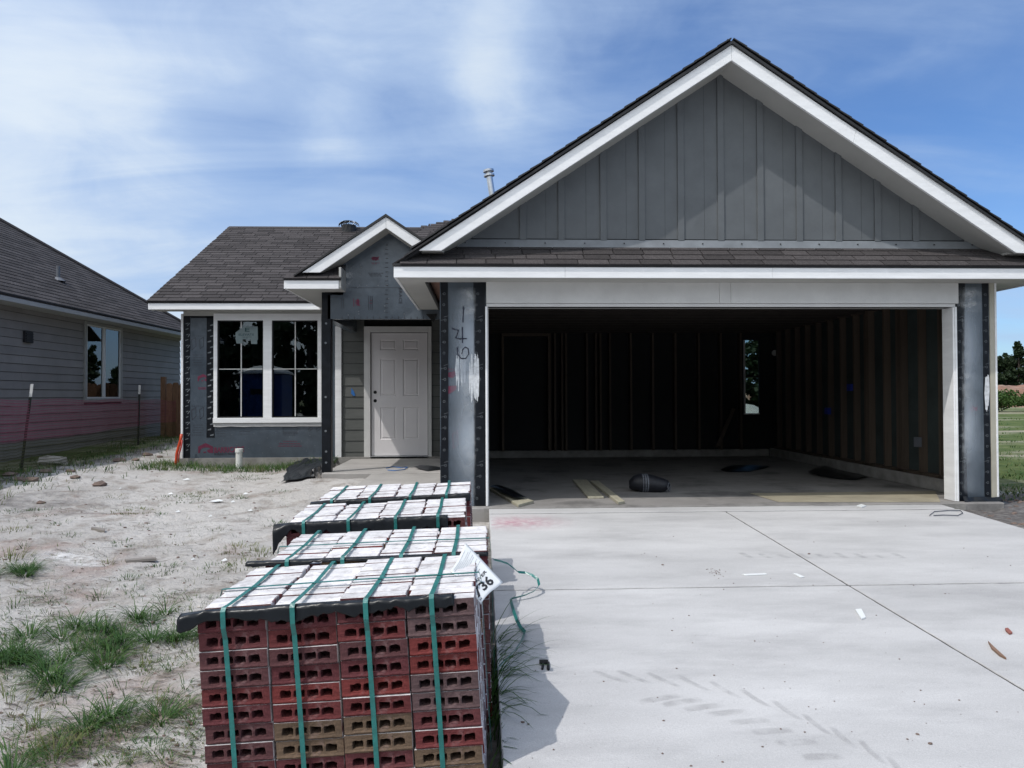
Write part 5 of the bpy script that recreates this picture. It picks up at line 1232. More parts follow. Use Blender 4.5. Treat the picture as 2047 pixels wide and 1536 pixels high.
def plain_brick(seed):
    r6 = random.Random(seed); mb = MB(); Lx, Lz, Ly = BL-.009, BH-.002, BD-.006; bv = .003
    # box with chamfered upper edges and slightly uneven corners
    j = lambda: r6.uniform(-.0012, .0012)
    v = [(0, 0, 0), (Lx, 0, 0), (Lx, Ly, 0), (0, Ly, 0), (0, 0, Lz-bv), (Lx, 0, Lz-bv), (Lx, Ly, Lz-bv), (0, Ly, Lz-bv), (bv, bv, Lz), (Lx-bv, bv, Lz), (Lx-bv, Ly-bv, Lz), (bv, Ly-bv, Lz)]
    v = [(a+j(), b2+j(), c2+j()) for a, b2, c2 in v]
    mb.add(v, [(0, 3, 2, 1), (0, 1, 5, 4), (2, 3, 7, 6)], 0); mb.add(v, [(8, 9, 10, 11), (4, 5, 9, 8), (6, 7, 11, 10)], 1); mb.add(v, [(1, 2, 6, 5), (3, 0, 4, 7), (5, 6, 10, 9), (7, 4, 8, 11)], 2)
    return mb.mesh('brick', [m_brick, m_wash, m_washend])
CORE = [core_brick(40+i) for i in range(7)]; PLAIN = [plain_brick(60+i) for i in range(5)]
def bundle(label, ftr, rx_, ry_, rz_, rows, seed, crosses=True, H=12, frontcols=None):
    """ftr: world position of the front, top, right corner"""
    r7 = random.Random(seed); W = 4*BL; HH = H*BH; Dp = rows*BD
    eu = Euler((rx_, ry_, rz_)); Rm = eu.to_matrix()
    corner = Vector((W/2, -Dp/2, HH)); loc = Vector(ftr)-Rm @ corner
    T = thing('brick_bundle', label, 'brick bundle', loc, eu, group='strapped bundles of bricks', world=False)
    coff = [r7.uniform(-.006, .006) for _ in range(4)]; cyoff = [r7.uniform(-.004, .010) for _ in range(4)]
    rowx = [[r7.uniform(-.007, .007) for _ in range(rows)] for _ in range(4)]
    topset = []
    for i in range(4):
        pair_col = None
        for kk in range(H):
            k = H-1-kk
            if kk % 2 == 0 or pair_col is None: base_c = r7.choice(PAL if seed != 101 else PAL); pair_col = (1, base_c)
            if frontcols and kk < len(frontcols[i]): base_c = frontcols[i][kk]
            for j in range(rows):
                front = j == 0; topl = k == H-1; right = i == 3
                if not (front or topl or right): continue
                f_ = r7.uniform(.86, 1.12); c = tuple(q*f_ for q in (base_c if front else r7.choice(PAL)))
                me_ = r7.choice(CORE) if front else r7.choice(PLAIN)
                x = -W/2+i*BL+.003+(rowx[i][j] if not front else (.006*nz(k*.9, i*3.3, seed)))
                y = -Dp/2+j*BD+cyoff[i]*(1 if not front else 1)+(r7.uniform(-.004, .003) if front else 0)
                if j == 0: y -= .002
                z = k*BH+coff[i]+(r7.uniform(-.001, .008) if topl and not front else 0)
                o = bpy.data.objects.new('brick', me_); COL.objects.link(o); o.parent = T; o.location = (x, y, z); o.rotation_euler = (r7.uniform(-.012, .012) if front else 0, r7.uniform(-.006, .006), r7.uniform(-.012, .012)); o.color = (*c, 1)
    # the bricks inside, at the left flank and the back
    mb = MB()
    for kk in range(H-1):
        for j in range(1, rows):
            for i in (0,):
                x = -W/2+i*BL+.003+rowx[i][j]; y = -Dp/2+j*BD+cyoff[i]+.001; z = kk*BH+coff[i]; mb.box(x, x+BL-.006, y, y+BD-.003, z, z+BH-.002)
        for i in (1, 2):
            x = -W/2+i*BL+.003; y = -Dp/2+(rows-1)*BD+cyoff[i]; z = kk*BH+coff[i]; mb.box(x, x+BL-.006, y, y+BD-.003, z, z+BH-.002)
    mb.box(-W/2+BL, W/2-BL, -Dp/2+BD*1.2, Dp/2-BD*1.3, 0, HH-BH*1.1)
    o = obj('brick', mb, m_washend, T, kind='stuff', recalc=False)
    # straps lengthwise, down the front and the back
    for i, fx in enumerate((.42, .40, .44, .38)):
        x = -W/2+(i+fx)*BL; xt = x; pth = [(x+.004, -Dp/2-.010, .0), (x+.002, -Dp/2-.010, HH*.5), (x, -Dp/2-.016, HH-.09), (x, -Dp/2-.030, HH-.045), (x, -Dp/2-.026, HH+.012), (x, -Dp/2-.012, HH+.024), (x, -Dp/2+.045, HH+.019), (x+.004, 0, HH+.012), (x, Dp/2-.003, HH+.013), (x, Dp/2+.012, HH+.004), (x, Dp/2+.012, 0)]
        obj('strap', MB().ribbon(pth, (1, 0, 0), .0175, th=.0014), m_strap, T)
    if crosses:
        y = -Dp/2+Dp*.42; pth = [(-W/2-.014, y, .0), (-W/2-.014, y, HH-.01), (-W/2-.006, y, HH+.016), (0, y+.006, HH+.019), (W/2+.008, y+.01, HH+.016), (W/2+.014, y+.01, HH-.01), (W/2+.014, y+.012, .1)]
        obj('cross_strap', MB().ribbon(pth, (0, 1, 0), .016, th=.0014), m_strap, T)
    return T, Rm, loc, (W, Dp, HH)
def film(T, W, Dp, HH, seed, x0=-.06, x1=.86, hang=.05, lay=.03, flap=0, name='film_strip'):
    def fn(u, v):
        x = -W/2+(x0+(x1-x0)*u)*W; hg = hang*max(.35, 1+1.1*nz(u*4, seed+9)+.6*nz(u*15, seed+2)+.35*nz(u*45, seed+1)); s = v*(lay+hg); wv = .016*nz(u*7, seed)+.010*nz(u*17, seed+3)+.006*nz(u*40, seed)
        if s < lay: y = -Dp/2+lay*(1+4*wv*1)-s-.006; z = HH+.011+abs(wv)*.8*(s/lay)
        else: q = s-lay; y = -Dp/2-.013-.18*q-.25*abs(wv)*min(1, q/.02); z = HH+.011-q*.95+abs(wv)*.8*(1-min(1, q/.03))
        if u < .10 and flap: z -= flap*(1-u/.10)**1.6*.6*v; y -= .03*(1-u/.1)
        return (x, y, z)
    o = obj(name, MB().sheet(fn, 90, 10), m_film, T, smooth=True, solid=.0015); return o
# colours of the front bundle's visible courses, read from the photograph (top to bottom)
rd = (.122, .030, .031); dr = (.100, .029, .033); mv = (.098, .041, .044); br = (.150, .032, .030); tn = (.135, .092, .062); gy = (.108, .068, .070); pk = (.120, .038, .041)
FC = [[dr, pk, mv, mv, rd, dr, mv, mv, dr, dr, mv, mv], [dr, rd, mv, dr, br, rd, tn, tn, dr, dr, mv, dr], [dr, rd, mv, dr, br, rd, tn, tn, pk, dr, dr, mv], [gy, gy, br, br, gy, gy, pk, rd, tn, tn, dr, dr]]
tilt = R(1.2); roll = R(-3.2)
Ca = PY(950, 1194, 2.71)
TA, RA, LA, SA = bundle('nearest bundle of red cored bricks under teal straps and a paper label', Ca, tilt, roll, R(-1.4), 10, 101, frontcols=FC)
film(TA, *SA, 11, x0=-.05, x1=.925, hang=.034, flap=.03)
Cb = PY(976, 1110, 3.40)
TB, RB, LB, SB = bundle('second brick bundle, close behind the nearest one', Cb, R(1.5), R(-1.6), 0, 10, 102)
film(TB, *SB, 23, x0=-.08, x1=1.0, hang=.014, lay=.028, flap=.0)
Cc = PY(931, 1033, 4.22)
TC, RC, LC, SC = bundle('third brick bundle with a long black flap hanging at its left end', Cc, R(2.2), R(-2.2), R(.5), 9, 103, crosses=False)
film(TC, *SC, 37, x0=-.06, x1=.90, hang=.07, lay=.03, flap=.16)
Cd = PY(940, 990, 4.92)
TD, RD_, LD, SD = bundle('farthest brick bundle, nearest to the garage pier', Cd, R(2.4), R(-2.4), R(.5), 9, 104, crosses=False)
film(TD, *SD, 47, x0=-.03, x1=1.0, hang=.05, lay=.03, flap=.05)

# paper label under the cross strap, folded over the right edge
zt0 = Ca.z+.035
P1 = PY(931, 1089, 3.40); P4 = PY(900, 1142, 3.05); P2 = PY(1005, 1161, 3.06); P3 = PY(961, 1207, 2.80)
tagT = thing('paper_tag', 'white paper label with bold number 736 hanging off the nearest bundle', 'label', ((P1+P3)/2))
def sheet_pt(u, v):          # u along P3->P2 (reading direction), v from P3 to P4
    p = (P3*(1-u)+P2*u)*(1-v)+(P4*(1-u)+P1*u)*v
    return p+Vector((0, 0, 1))*(.006*math.sin(u*5+v*3))
obj('paper', MB().sheet(sheet_pt, 14, 18), m_paper, tagT, smooth=True, solid=.001)
nrm_ = (P2-P3).cross(P4-P3).normalized(); nrm_ = nrm_ if nrm_.z > 0 else -nrm_
def sheet_text(mb, s, u0, v0, u1, v1, bold=0.0):
    v, f, _ = text_geo(s, bold); mb.add([sheet_pt(u0+(u1-u0)*a, v0+(v1-v0)*b2)+nrm_*.0016 for a, b2 in v], f)
mb = MB(); sheet_text(mb, '736', .02, .09, .80, .30, .03); sheet_text(mb, 'T RIVER', .12, .335, .86, .395, .02); sheet_text(mb, 'SIZE', .12, .42, .32, .455, .01); sheet_text(mb, 'QTY 500', .35, .47, .75, .49)
sheet_text(mb, 'N', .04, .03, .10, .065)
obj('lettering', mb, m_ink, tagT, recalc=False)
mb = MB(); r8 = random.Random(2)
for k in range(11):
    v = .55+k*.038; u = .08+.04*(k % 3); e = (.93, .8, .9, .6, .88, .9, .7, .92, .85, .5, .8)[k]
    while u < e:
        w_ = r8.uniform(.03, .12); n3 = 4; pts_ = []
        for i in range(n3+1): uu = min(e, u+w_)*i/n3+u*(1-i/n3); pts_ += [sheet_pt(uu, v)+nrm_*.0016, sheet_pt(uu, v+.010)+nrm_*.0016]
        mb.add(pts_, [(2*i, 2*i+2, 2*i+3, 2*i+1) for i in range(n3)]); u += w_+.015
obj('small_print', mb, m_inkg, tagT, recalc=False)
# second, pale label on the second bundle
q = [PY(x, y, Y_) for x, y, Y_ in ((938, 1068, 3.95), (974, 1064, 3.97), (972, 1076, 3.80), (935, 1079, 3.80))]
o = obj('paper_tag', MB().add([a+Vector((0, 0, .012)) for a in q], [(0, 1, 2, 3)]), m_paper, solid=.001); tag(o, 'pale paper label lying flat on the second bundle', 'label')
# loose teal strap springing out on to the driveway
cr = [(987, 1119), (1000, 1122), (1015, 1127), (1028, 1137), (1036, 1144), (1050, 1145), (1064, 1150), (1075, 1158), (1078, 1170), (1068, 1182), (1050, 1190), (1035, 1194), (1021, 1197), (1022, 1205), (1027, 1222), (1033, 1240), (1041, 1255), (1049, 1263), (1043, 1280), (1032, 1297), (1018, 1312), (1004, 1326), (995, 1337)]
hs = [.30, .25, .2, .16, .12, .1, .09, .07, .05, .03, .02, .015, .012, .02, .03, .02, .012, .012, .03, .05, .08, .10, .12]
cp = [D(x, y, h+.008) for (x, y), h in zip(cr, hs)]; wd = []
for i in range(len(cp)):
    d_ = cp[min(i+1, len(cp)-1)]-cp[max(i-1, 0)]; wd.append((-d_.y, d_.x, .9*d_.length))
mb = MB().ribbon(cp, wd, .019, th=.0015); tag(obj('loose_strap', mb, m_strap), 'loose teal strap looping out over the driveway edge', 'strap')

# ------------------------------------------------------------------ vegetation
def blades(mb, c, n, rad, hgt, r, droop=.6, wid=.004, flat=.35, azi=None, dark=.0):
    for _ in range(n):
        t = r.uniform(0, 2*math.pi) if azi is None else r.gauss(azi, .8); rr = rad*math.sqrt(r.random()); x = c.x+rr*math.cos(t)*.8; y = c.y+rr*math.sin(t)*.8; z = gz(x, y)-.01 if not (DL-.05 < x < DR) else c.z-.01
        L_ = hgt*r.uniform(.45, 1.1); lean = r.uniform(flat, max(flat+.5, 1.25)); dx_, dy_ = math.cos(t+r.uniform(-.5, .5)), math.sin(t+r.uniform(-.5, .5)); px_, py_ = -dy_, dx_
        pts_ = []; X = Vector((x, y, z)); el = math.pi/2-lean*.55; seg = 4
        for i in range(seg+1):
            wI = wid*(1-i/seg)**.7*r.uniform(.9, 1.1)+.0004; pts_ += [(X.x-px_*wI/2, X.y-py_*wI/2, X.z), (X.x+px_*wI/2, X.y+py_*wI/2, X.z)]
            X = X+Vector((dx_*math.cos(el), dy_*math.cos(el), math.sin(el)))*L_/seg; el -= droop*(i+1)*.26
            gx_ = gz(X.x, X.y) if not (DL-.05 < X.x < DR) else dz(X.y)
            if X.z < gx_+.004: X.z = gx_+.004
        mb.add(pts_, [(2*i, 2*i+2, 2*i+3, 2*i+1) for i in range(seg)], 0, max(.01, min(.99, r.gauss(.45-dark, .25))))
rg_ = random.Random(77)
BIG = [((14, 1322), .16, 'green clump cut by the left frame edge above the largest clump', 100), ((118, 1322), .12, 'small bright clump between the two dark ones', 60), ((300, 1240), .18, 'thin grass clump beside the black plastic flap', 110), ((77, 1292), .26, 'dark green grass clump at the left, second from the frame edge', 180), ((160, 1262), .26, 'wide dark grass clump left of the middle of the yard', 200), ((255, 1275), .24, 'leafy grass clump beside the widest one', 230),
       ((368, 1278), .17, 'short green clump touching the nearest bundle', 190), ((55, 1368), .30, 'largest green clump at the bottom left', 360), ((205, 1440), .24, 'low dark sprawling clump at the bottom of the yard', 200), ((8, 1150), .22, 'grass clump on the mound at the left frame edge', 240)]
for (px, py), rad, lab, n_ in BIG:
    mb = MB(); c = G(px, py); 
    for q_ in range(4):
        cc = c+Vector((rg_.gauss(0, rad*.55), rg_.gauss(0, rad*.5), 0)); blades(mb, cc, n_//5, rad*.28, .15, rg_, wid=.0052, dark=.12, flat=.9, droop=.8)
        blades(mb, cc, n_//4, rad*.22, .26, rg_, wid=.0050, flat=1.35, droop=.7, dark=.05)
    o = obj('grass_clump', mb, m_grass, recalc=False); tag(o, lab, 'grass clump', 'larger grass clumps on the sand')
mb = MB(); mby = MB()
SMALL = [(272, 1238, .12, .10, 40), (17, 1310, .14, .15, 60), (280, 1340, .15, .08, 30), (204, 1325, .08, .09, 50), (285, 1312, .06, .08, 30), (233, 1448, .14, .12, 50), (309, 1410, .05, .14, 16), (330, 1200, .12, .07, 20), (199, 1198, .09, .12, 34), (99, 1228, .06, .06, 26), (28, 1212, .09, .08, 30),
         (108, 1506, .10, .13, 60), (68, 1450, .08, .10, 36), (255, 1157, .12, .06, 60), (326, 1139, .22, .06, 90), (264, 1178, .10, .07, 40), (262, 1026, .35, .05, 150), (365, 998, .45, .05, 150), (392, 982, .3, .05, 90), (498, 958, .5, .06, 160), (432, 985, .3, .05, 90), (478, 994, .12, .07, 50),
         (246, 1090, .14, .06, 40), (475, 1100, .25, .07, 80), (521, 1108, .2, .08, 70), (548, 1047, .22, .07, 60), (482, 1132, .2, .07, 80), (120, 1048, .12, .06, 30), (140, 1068, .12, .06, 20), (90, 1024, .3, .04, 50), (30, 1024, .2, .05, 40), (73, 1005, .12, .06, 30), (229, 995, .2, .04, 50), (27, 1062, .2, .07, 50),
         (20, 1120, .2, .16, 60), (213, 1128, .07, .08, 24), (50, 1094, .06, .12, 10), (558, 985, .2, .05, 40), (400, 1165, .15, .06, 20), (430, 1140, .2, .06, 40), (360, 1230, .2, .08, 40), (395, 1205, .15, .08, 30), (150, 1135, .2, .03, 14), (300, 1052, .3, .03, 24), (350, 1075, .2, .04, 22), (322, 1030, .08, .07, 20), (430, 1060, .1, .06, 12), (380, 1300, .15, .10, 40), (340, 1290, .1, .09, 24),
         (120, 1400, .15, .10, 40), (20, 1420, .2, .12, 80), (150, 1480, .15, .08, 30), (250, 1380, .16, .10, 34), (310, 1330, .14, .08, 28), (60, 1250, .2, .05, 26), (170, 1300, .16, .10, 60)]
for px, py, rad, h, n_ in SMALL:
    c = G(px, py); blades(mby if (px*7+py) % 3 == 0 or (px, py) in ((204, 1325), (262, 1026), (285, 1312)) else mb, c, n_, rad, h, rg_, wid=.004 if c.y < 6 else .006)
for i in range(420):
    px = rg_.uniform(0, 400); py = rg_.uniform(1180, 1536); c = G(px, py)
    if c.x > -.98: continue
    if nz(c.x*1.7, c.y*1.7, 5) < -.15: continue
    blades(mb if i % 3 else mby, c, rg_.randint(4, 14), .05, rg_.uniform(.05, .13), rg_, wid=.0035, flat=1.0, droop=1.0)
# grass against the wall base and the fence foot
for i in range(380):
    x = rg_.uniform(-5.3, -2.3); y = 12.5-1.1*rg_.random()**1.5; blades(mb if i % 4 else mby, Vector((x, y, gz(x, y))), 9, .10, .17, rg_, wid=.007)
for i in range(420):
    s = rg_.uniform(0, TL); q = along(s); x = q.x+rg_.gauss(.2, .45); y = q.y; blades(mb if i % 4 else mby, Vector((x, y, gz(x, y))), 6, .16, .15, rg_, wid=.009)
for i in range(420):
    px = rg_.uniform(0, 600); py = rg_.uniform(950, 1350); c = G(px, py)
    if c.x < -.95 or c.y > 6: blades(mb if i % 2 else mby, c, rg_.randint(1, 5), .05, .06, rg_, wid=.003)
# right hand field
for i in range(1500):
    y = 8.6+22*rg_.random()**1.6; x = 5.6+rg_.random()*(y*.75-4.5 if y > 7.5 else 1)+.2
    if nz(x*.8, y*1.6, 9) > .12: continue
    blades(mb if i % 3 else mby, Vector((x, y, gz(x, y))), 6, .2, .09, rg_, wid=.008+.0006*y)
obj('grass', mb, m_grass, recalc=False, kind='stuff'); obj('dry_grass', mby, m_grassy, recalc=False, kind='stuff')
# the tall weeds between the bundles and the driveway
mb = MB()
for yy, n_, hh in ((2.9, 8, .22), (3.3, 26, .34), (3.6, 30, .40), (3.95, 30, .38)):
    c = Vector((.035, yy, dz(yy)-.16)); 
    for _ in range(n_):
        t = rg_.gauss(0.1, .7); X = Vector((c.x+rg_.uniform(-.03, .02), yy+rg_.uniform(-.13, .13), c.z)); L_ = hh*rg_.uniform(.6, 1.35); el = rg_.uniform(1.15, 1.5); pts_ = []; seg = 8; dx_, dy_ = math.cos(t), math.sin(t); dr_ = rg_.uniform(.10, .42)
        for i in range(seg+1):
            wI = .0078*(1-i/seg)**.6+.0004; pts_ += [(X.x+dy_*wI/2, X.y-dx_*wI/2, X.z), (X.x-dy_*wI/2, X.y+dx_*wI/2, X.z)]
            X = X+Vector((dx_*math.cos(el), dy_*math.cos(el), math.sin(el)))*L_/seg; el -= dr_
            if X.x > DL and X.z < dz(X.y)+.004: X.z = dz(X.y)+.004
        mb.add(pts_, [(2*i, 2*i+2, 2*i+3, 2*i+1) for i in range(seg)], 0, max(.01, min(.99, rg_.gauss(.3, .22))))
tag(obj('weed_clump', mb, m_grass, recalc=False), 'tall arching weeds between the nearest bundles and the driveway', 'weeds')
# dry stems and twigs strewn over the sand
mb = MB()
for i in range(900):
    px = rg_.uniform(0, 640); py = rg_.uniform(950, 1536); c = G(px, py)
    if c.x > -.98 and c.y < 5.6: continue
    t = rg_.uniform(-.5, .5); L_ = rg_.uniform(.03, .14); e = c+Vector((math.cos(t), math.sin(t)*.8, 0))*L_; mid = (c+e)/2+Vector((0, rg_.uniform(-.02, .02), 0))
    pts_ = []
    for q, w_ in ((c, .002), (mid, .0025), (e, .001)):
        z = gz(q.x, q.y)+.006; pts_ += [(q.x, q.y-w_, z), (q.x, q.y+w_, z+.001)]
    mb.add(pts_, [(0, 2, 3, 1), (2, 4, 5, 3)], 0, rg_.uniform(.02, .98))
obj('dry_stems', mb, m_twig, recalc=False, kind='stuff')
# pebbles and clods
def rock(mb, c, s, r, a=.3):
    t = (1+5**.5)/2; V_ = [(-1, t, 0), (1, t, 0), (-1, -t, 0), (1, -t, 0), (0, -1, t), (0, 1, t), (0, -1, -t), (0, 1, -t), (t, 0, -1), (t, 0, 1), (-t, 0, -1), (-t, 0, 1)]
    F_ = [(0, 11, 5), (0, 5, 1), (0, 1, 7), (0, 7, 10), (0, 10, 11), (1, 5, 9), (5, 11, 4), (11, 10, 2), (10, 7, 6), (7, 1, 8), (3, 9, 4), (3, 4, 2), (3, 2, 6), (3, 6, 8), (3, 8, 9), (4, 9, 5), (2, 4, 11), (6, 2, 10), (8, 6, 7), (9, 8, 1)]
    mb.add([(c[0]+x*s*r.uniform(.35, .6), c[1]+y*s*r.uniform(.3, .5), c[2]+z*s*r.uniform(.15, .3)) for x, y, z in V_], F_)
mb = MB(); mb2 = MB()
for i in range(330):
    px = rg_.uniform(0, 640); py = rg_.uniform(930, 1536); c = G(px, py)
    if c.x > -.98 and c.y < 5.6: continue
    rock(mb if rg_.random() < .93 else mb2, (c.x, c.y, c.z+.002), rg_.uniform(.003, .012)*(1+.1*c.y), rg_)
for px, py, s in ((200, 971, .07), (150, 955, .05), (140, 944, .05), (82, 992, .04), (240, 921, .08), (295, 910, .07), (270, 921, .05), (320, 912, .04), (60, 962, .08), (20, 950, .07), (40, 960, .06), (90, 945, .07), (590, 1043, .03), (293, 1047, .02)): c = G(px, py); rock(mb, (c.x, c.y, c.z+s*.2), s*1.6, rg_)
for i in range(260):
    x = rg_.uniform(4.95, 6.4); y = rg_.uniform(6.2, 9.0); rock(mb, (x, y, gz(x, y)), rg_.uniform(.008, .04), rg_)
obj('clods', mb, m_rock, kind='stuff', recalc=False); obj('pebbles', mb2, m_stone, kind='stuff', recalc=False)
mb = MB(); at = []
for px, py, rx2, ry2 in ((140, 1118, .30, .16), (175, 1130, .2, .09), (118, 1110, .15, .1)):
    c = G(px, py); vs = []
    for r_i in range(7):
        for i in range(22):
            t = 2*math.pi*i/22; q = r_i/6; x = c.x+rx2*q*math.cos(t); y = c.y+ry2*q*math.sin(t); vs.append((x, y, gz(x, y)+.006)); at.append((1-q)**.8)
    mb.add(vs, [(r_i*22+i, r_i*22+(i+1) % 22, (r_i+1)*22+(i+1) % 22, (r_i+1)*22+i) for r_i in range(6) for i in range(22)])
o = obj('spilled_lime', mb, alpha_mat('lime_powder', (.75, .74, .73), strength=.9), attr=('fade', at), recalc=False, kind='stuff')
mb = MB()
c = G(105, 928); rock(mb, (c.x, c.y, c.z+.04), .26, rg_); tag(obj('stone', mb, m_stone), 'flat pale rubble slab beside the nearer steel post', 'stone')
# scraps on the sand
for i, (pts4, lab) in enumerate(((((249, 1122), (311, 1122), (313, 1126), (252, 1126)), 'short grey lath lying on the sand'), (((183, 1058), (210, 1062), (209, 1065), (182, 1060)), 'small thin lath on the sand, farther left'))):
    q = [G(*v) for v in pts4]; z = max(v.z for v in q)+.018; o = obj('lath', MB().prism([(v.x, v.y, z) for v in q], (0, 0, -.02)), mat('weathered_lath', (.22, .20, .18), .8)); tag(o, lab, 'lath')
mb = MB()
for px, py, w_ in ((372, 961, .10), (340, 990, .07), (432, 1005, .16), (490, 988, .06), (465, 1006, .05), (240, 977, .03), (128, 1118, .0), (500, 1014, .05), (355, 1026, .05), (420, 1035, .04), (385, 1122, .03), (448, 1124, .05)):
    if w_ == 0: continue
    c = G(px, py); r9 = rg_; mb.add([(c.x-w_/2, c.y, gz(c.x, c.y)+.012), (c.x, c.y-w_*.35, gz(c.x, c.y)+.012), (c.x+w_/2, c.y+.01, gz(c.x, c.y)+.014), (c.x+.1*w_, c.y+w_*.3, gz(c.x, c.y)+.03)], [(0, 1, 2, 3)])
obj('paper_litter', mb, m_paper, kind='stuff', solid=.002)

# ------------------------------------------------------------------ litter on the driveway
mb = MB()
for i in range(130):
    px = rg_.uniform(1010, 2047); py = rg_.uniform(1035, 1536)
    c = D(px, py)
    if DL+.02 < c.x < DR-.03 and 1 < c.y < 7.6: rock(mb, (c.x, c.y, c.z+.002), rg_.choice((.002, .002, .003, .004, .006)), rg_)
for px, py, s in ((1617, 1108, .014), (1860, 1488, .010), (1834, 1469, .009), (1045, 1445, .010), (1056, 1449, .007), (1312, 1114, .006), (1325, 1130, .012)): c = D(px, py); rock(mb, (c.x, c.y, c.z+.003), s, rg_)
for i in range(26): c = D(1435+rg_.gauss(0, 10), 1145+rg_.gauss(0, 4)); rock(mb, (c.x, c.y, c.z+.002), .005, rg_)
obj('grit', mb, m_rock, kind='stuff', recalc=False)
def chip(name, pts, h, m, lab, cat):
    q = [D(x, y) for x, y in pts]; o = obj(name, MB().prism([(v.x, v.y, v.z+h) for v in q], (0, 0, -h+.001)), m, bevel=.001); return tag(o, lab, cat)
chip('wood_chip', ((1975, 1285), (1987, 1297), (2008, 1316), (2012, 1320), (1998, 1313), (1982, 1299)), .012, mat('split_wood', (.20, .12, .08), .8), 'brown pointed wood splinter on the right of the driveway', 'wood splinter')
chip('brick_chip', ((2009, 1260), (2015, 1259), (2024, 1268), (2018, 1270), (2011, 1264)), .012, mat('brick_chip_clay', (.25, .09, .07), .9), 'small red brick chip at the right frame edge', 'brick chip')
chip('foam_scrap', ((1710, 1221), (1722, 1220), (1731, 1237), (1722, 1240)), .01, m_paper, 'white strip of foam beside the long driveway joint', 'scrap')
chip('foam_scrap', ((1484, 1150), (1530, 1148), (1533, 1150), (1490, 1152)), .008, m_paper, 'long thin white scrap on the far left slab', 'scrap')
chip('foam_scrap', ((1585, 1148), (1594, 1149), (1608, 1155), (1600, 1156)), .008, m_paper, 'short curved white scrap left of the long joint', 'scrap')
chip('foam_scrap', ((1712, 1013), (1722, 1010), (1732, 1013), (1722, 1016)), .012, m_paper, 'white scrap on the apron before the garage', 'scrap')
c = D(1078, 1335)
clip_ = thing('plastic_clip', 'black U shaped plastic clip in the shadow of the nearest bundle', 'clip', c)
q = [D(1078, 1329), D(1096, 1329), D(1096, 1341), D(1079, 1341)]
obj('bridge', MB().tube([q[0]+Vector((0, 0, .014)), q[1]+Vector((0, 0, .014))], .011, 6), m_tyre, clip_); obj('prong', MB().tube([q[1]+Vector((0, -.005, .012)), q[2]+Vector((0, 0, .006))], .007, 6), m_tyre, clip_); obj('prong', MB().tube([q[0]+Vector((.02, -.005, .012)), D(1084, 1340)+Vector((0, 0, .006))], .006, 6), m_tyre, clip_)

# ------------------------------------------------------------------ far field: dirt bank, bushes, trees
mb = MB(); nb = 220
def bank(u, v):
    x = -70+190*u; y = 56+7*v; h = 1.75+.45*nz(x*.12, 1)+.3*nz(x*.5, 2); e = math.sin(math.pi*v)**.7
    return (x, y, gz(x, y)-.05+h*e+.22*nz(x*.9, v*6, 4)*e)
bk = obj('dirt_bank', MB().sheet(bank, 300, 14), mat('red_dirt', (.23, .125, .085), .95, .25, 1.2, .8, 3, col2=(.34, .25, .19), c2scale=.8, use='Position', bdist=.1), smooth=True, kind='structure')
dp = MB(); 
def pile(u, v): t = u*2*math.pi; rr = 2.2*v; x = 9.0+rr*math.cos(t); y = 26+rr*math.sin(t)*.7; return (x, y, .4+1.0*(1-v)**1.0+.12*nz(x*2, y*2)*(1-v)*2)
o = obj('dirt_pile', MB().sheet(pile, 36, 12), m_stone, smooth=True); tag(o, 'pale heap of dug soil seen through the garage window', 'soil heap')
def leafball(mb, c, rx2, ry2, rz2, n, r, s, lobes=5):
    cs = [(Vector((c[0]+r.uniform(-.6, .6)*rx2, c[1]+r.uniform(-.6, .6)*ry2, c[2]+r.uniform(-.55, .6)*rz2)), r.uniform(.35, .6)) for _ in range(lobes)]+[(Vector(c), .6)]
    for _ in range(n):
        cc, f = r.choice(cs); d = Vector((r.gauss(0, 1), r.gauss(0, 1), r.gauss(0, 1))).normalized()*(r.random()**.35)*f
        p = cc+Vector((d.x*rx2, d.y*ry2, d.z*rz2)); a = Vector((r.uniform(-1, 1), r.uniform(-1, 1), r.uniform(-1, 1))).normalized(); b2 = a.cross(Vector((r.uniform(-1, 1), r.uniform(-1, 1), r.uniform(-1, 1)))).normalized()
        q = s*r.uniform(.5, 1.2); mb.add([p-a*q-b2*q*.5, p+a*q-b2*q*.5, p+a*q*.6+b2*q*.7, p-a*q*.7+b2*q*.5], [(0, 1, 2, 3)], 0, max(.01, min(.99, r.gauss(.5, .28))))
def tree_meshes(seed, H):
    r = random.Random(seed); mb = MB(); lv_ = 7
    tr = MB().tube([(0, 0, -.3), (.05, .03, H*.3), (-.08, 0, H*.6), (0, .05, H*.92)], [.20, .16, .11, .04], 8)
    for k in range(26):
        f = .06+.90*k/26; t = r.uniform(0, 6.28); R_ = min(1, .5+f*2.2)*((1-f)*H*.24+.5); c = (math.cos(t)*R_*.6, math.sin(t)*R_*.6, H*f+r.uniform(-.1, .3)); leafball(mb, c, R_*.70, R_*.70, .46+.25*r.random(), 190, r, .16, 3)
        tr.tube([(0, 0, H*f-.3), (c[0]*.9, c[1]*.9, c[2])], [.05, .015], 5)
    return tr.mesh('trunk', m_bark), mb.mesh('crown', m_pine)
TM = [tree_meshes(s, h) for s, h in ((1, 7.6), (2, 6.6), (3, 5.8))]
def put_tree(x, y, i, sc_, label, group):
    o = thing('pine_tree', label, 'tree', (x, y, gz(x, y)), (0, 0, rg_.uniform(0, 6.28)), group, world=False); o.scale = (sc_, sc_, sc_*rg_.uniform(.92, 1.1))
    for nm, me_ in zip(('trunk', 'crown'), TM[i]): c = bpy.data.objects.new(nm, me_); COL.objects.link(c); c.parent = o
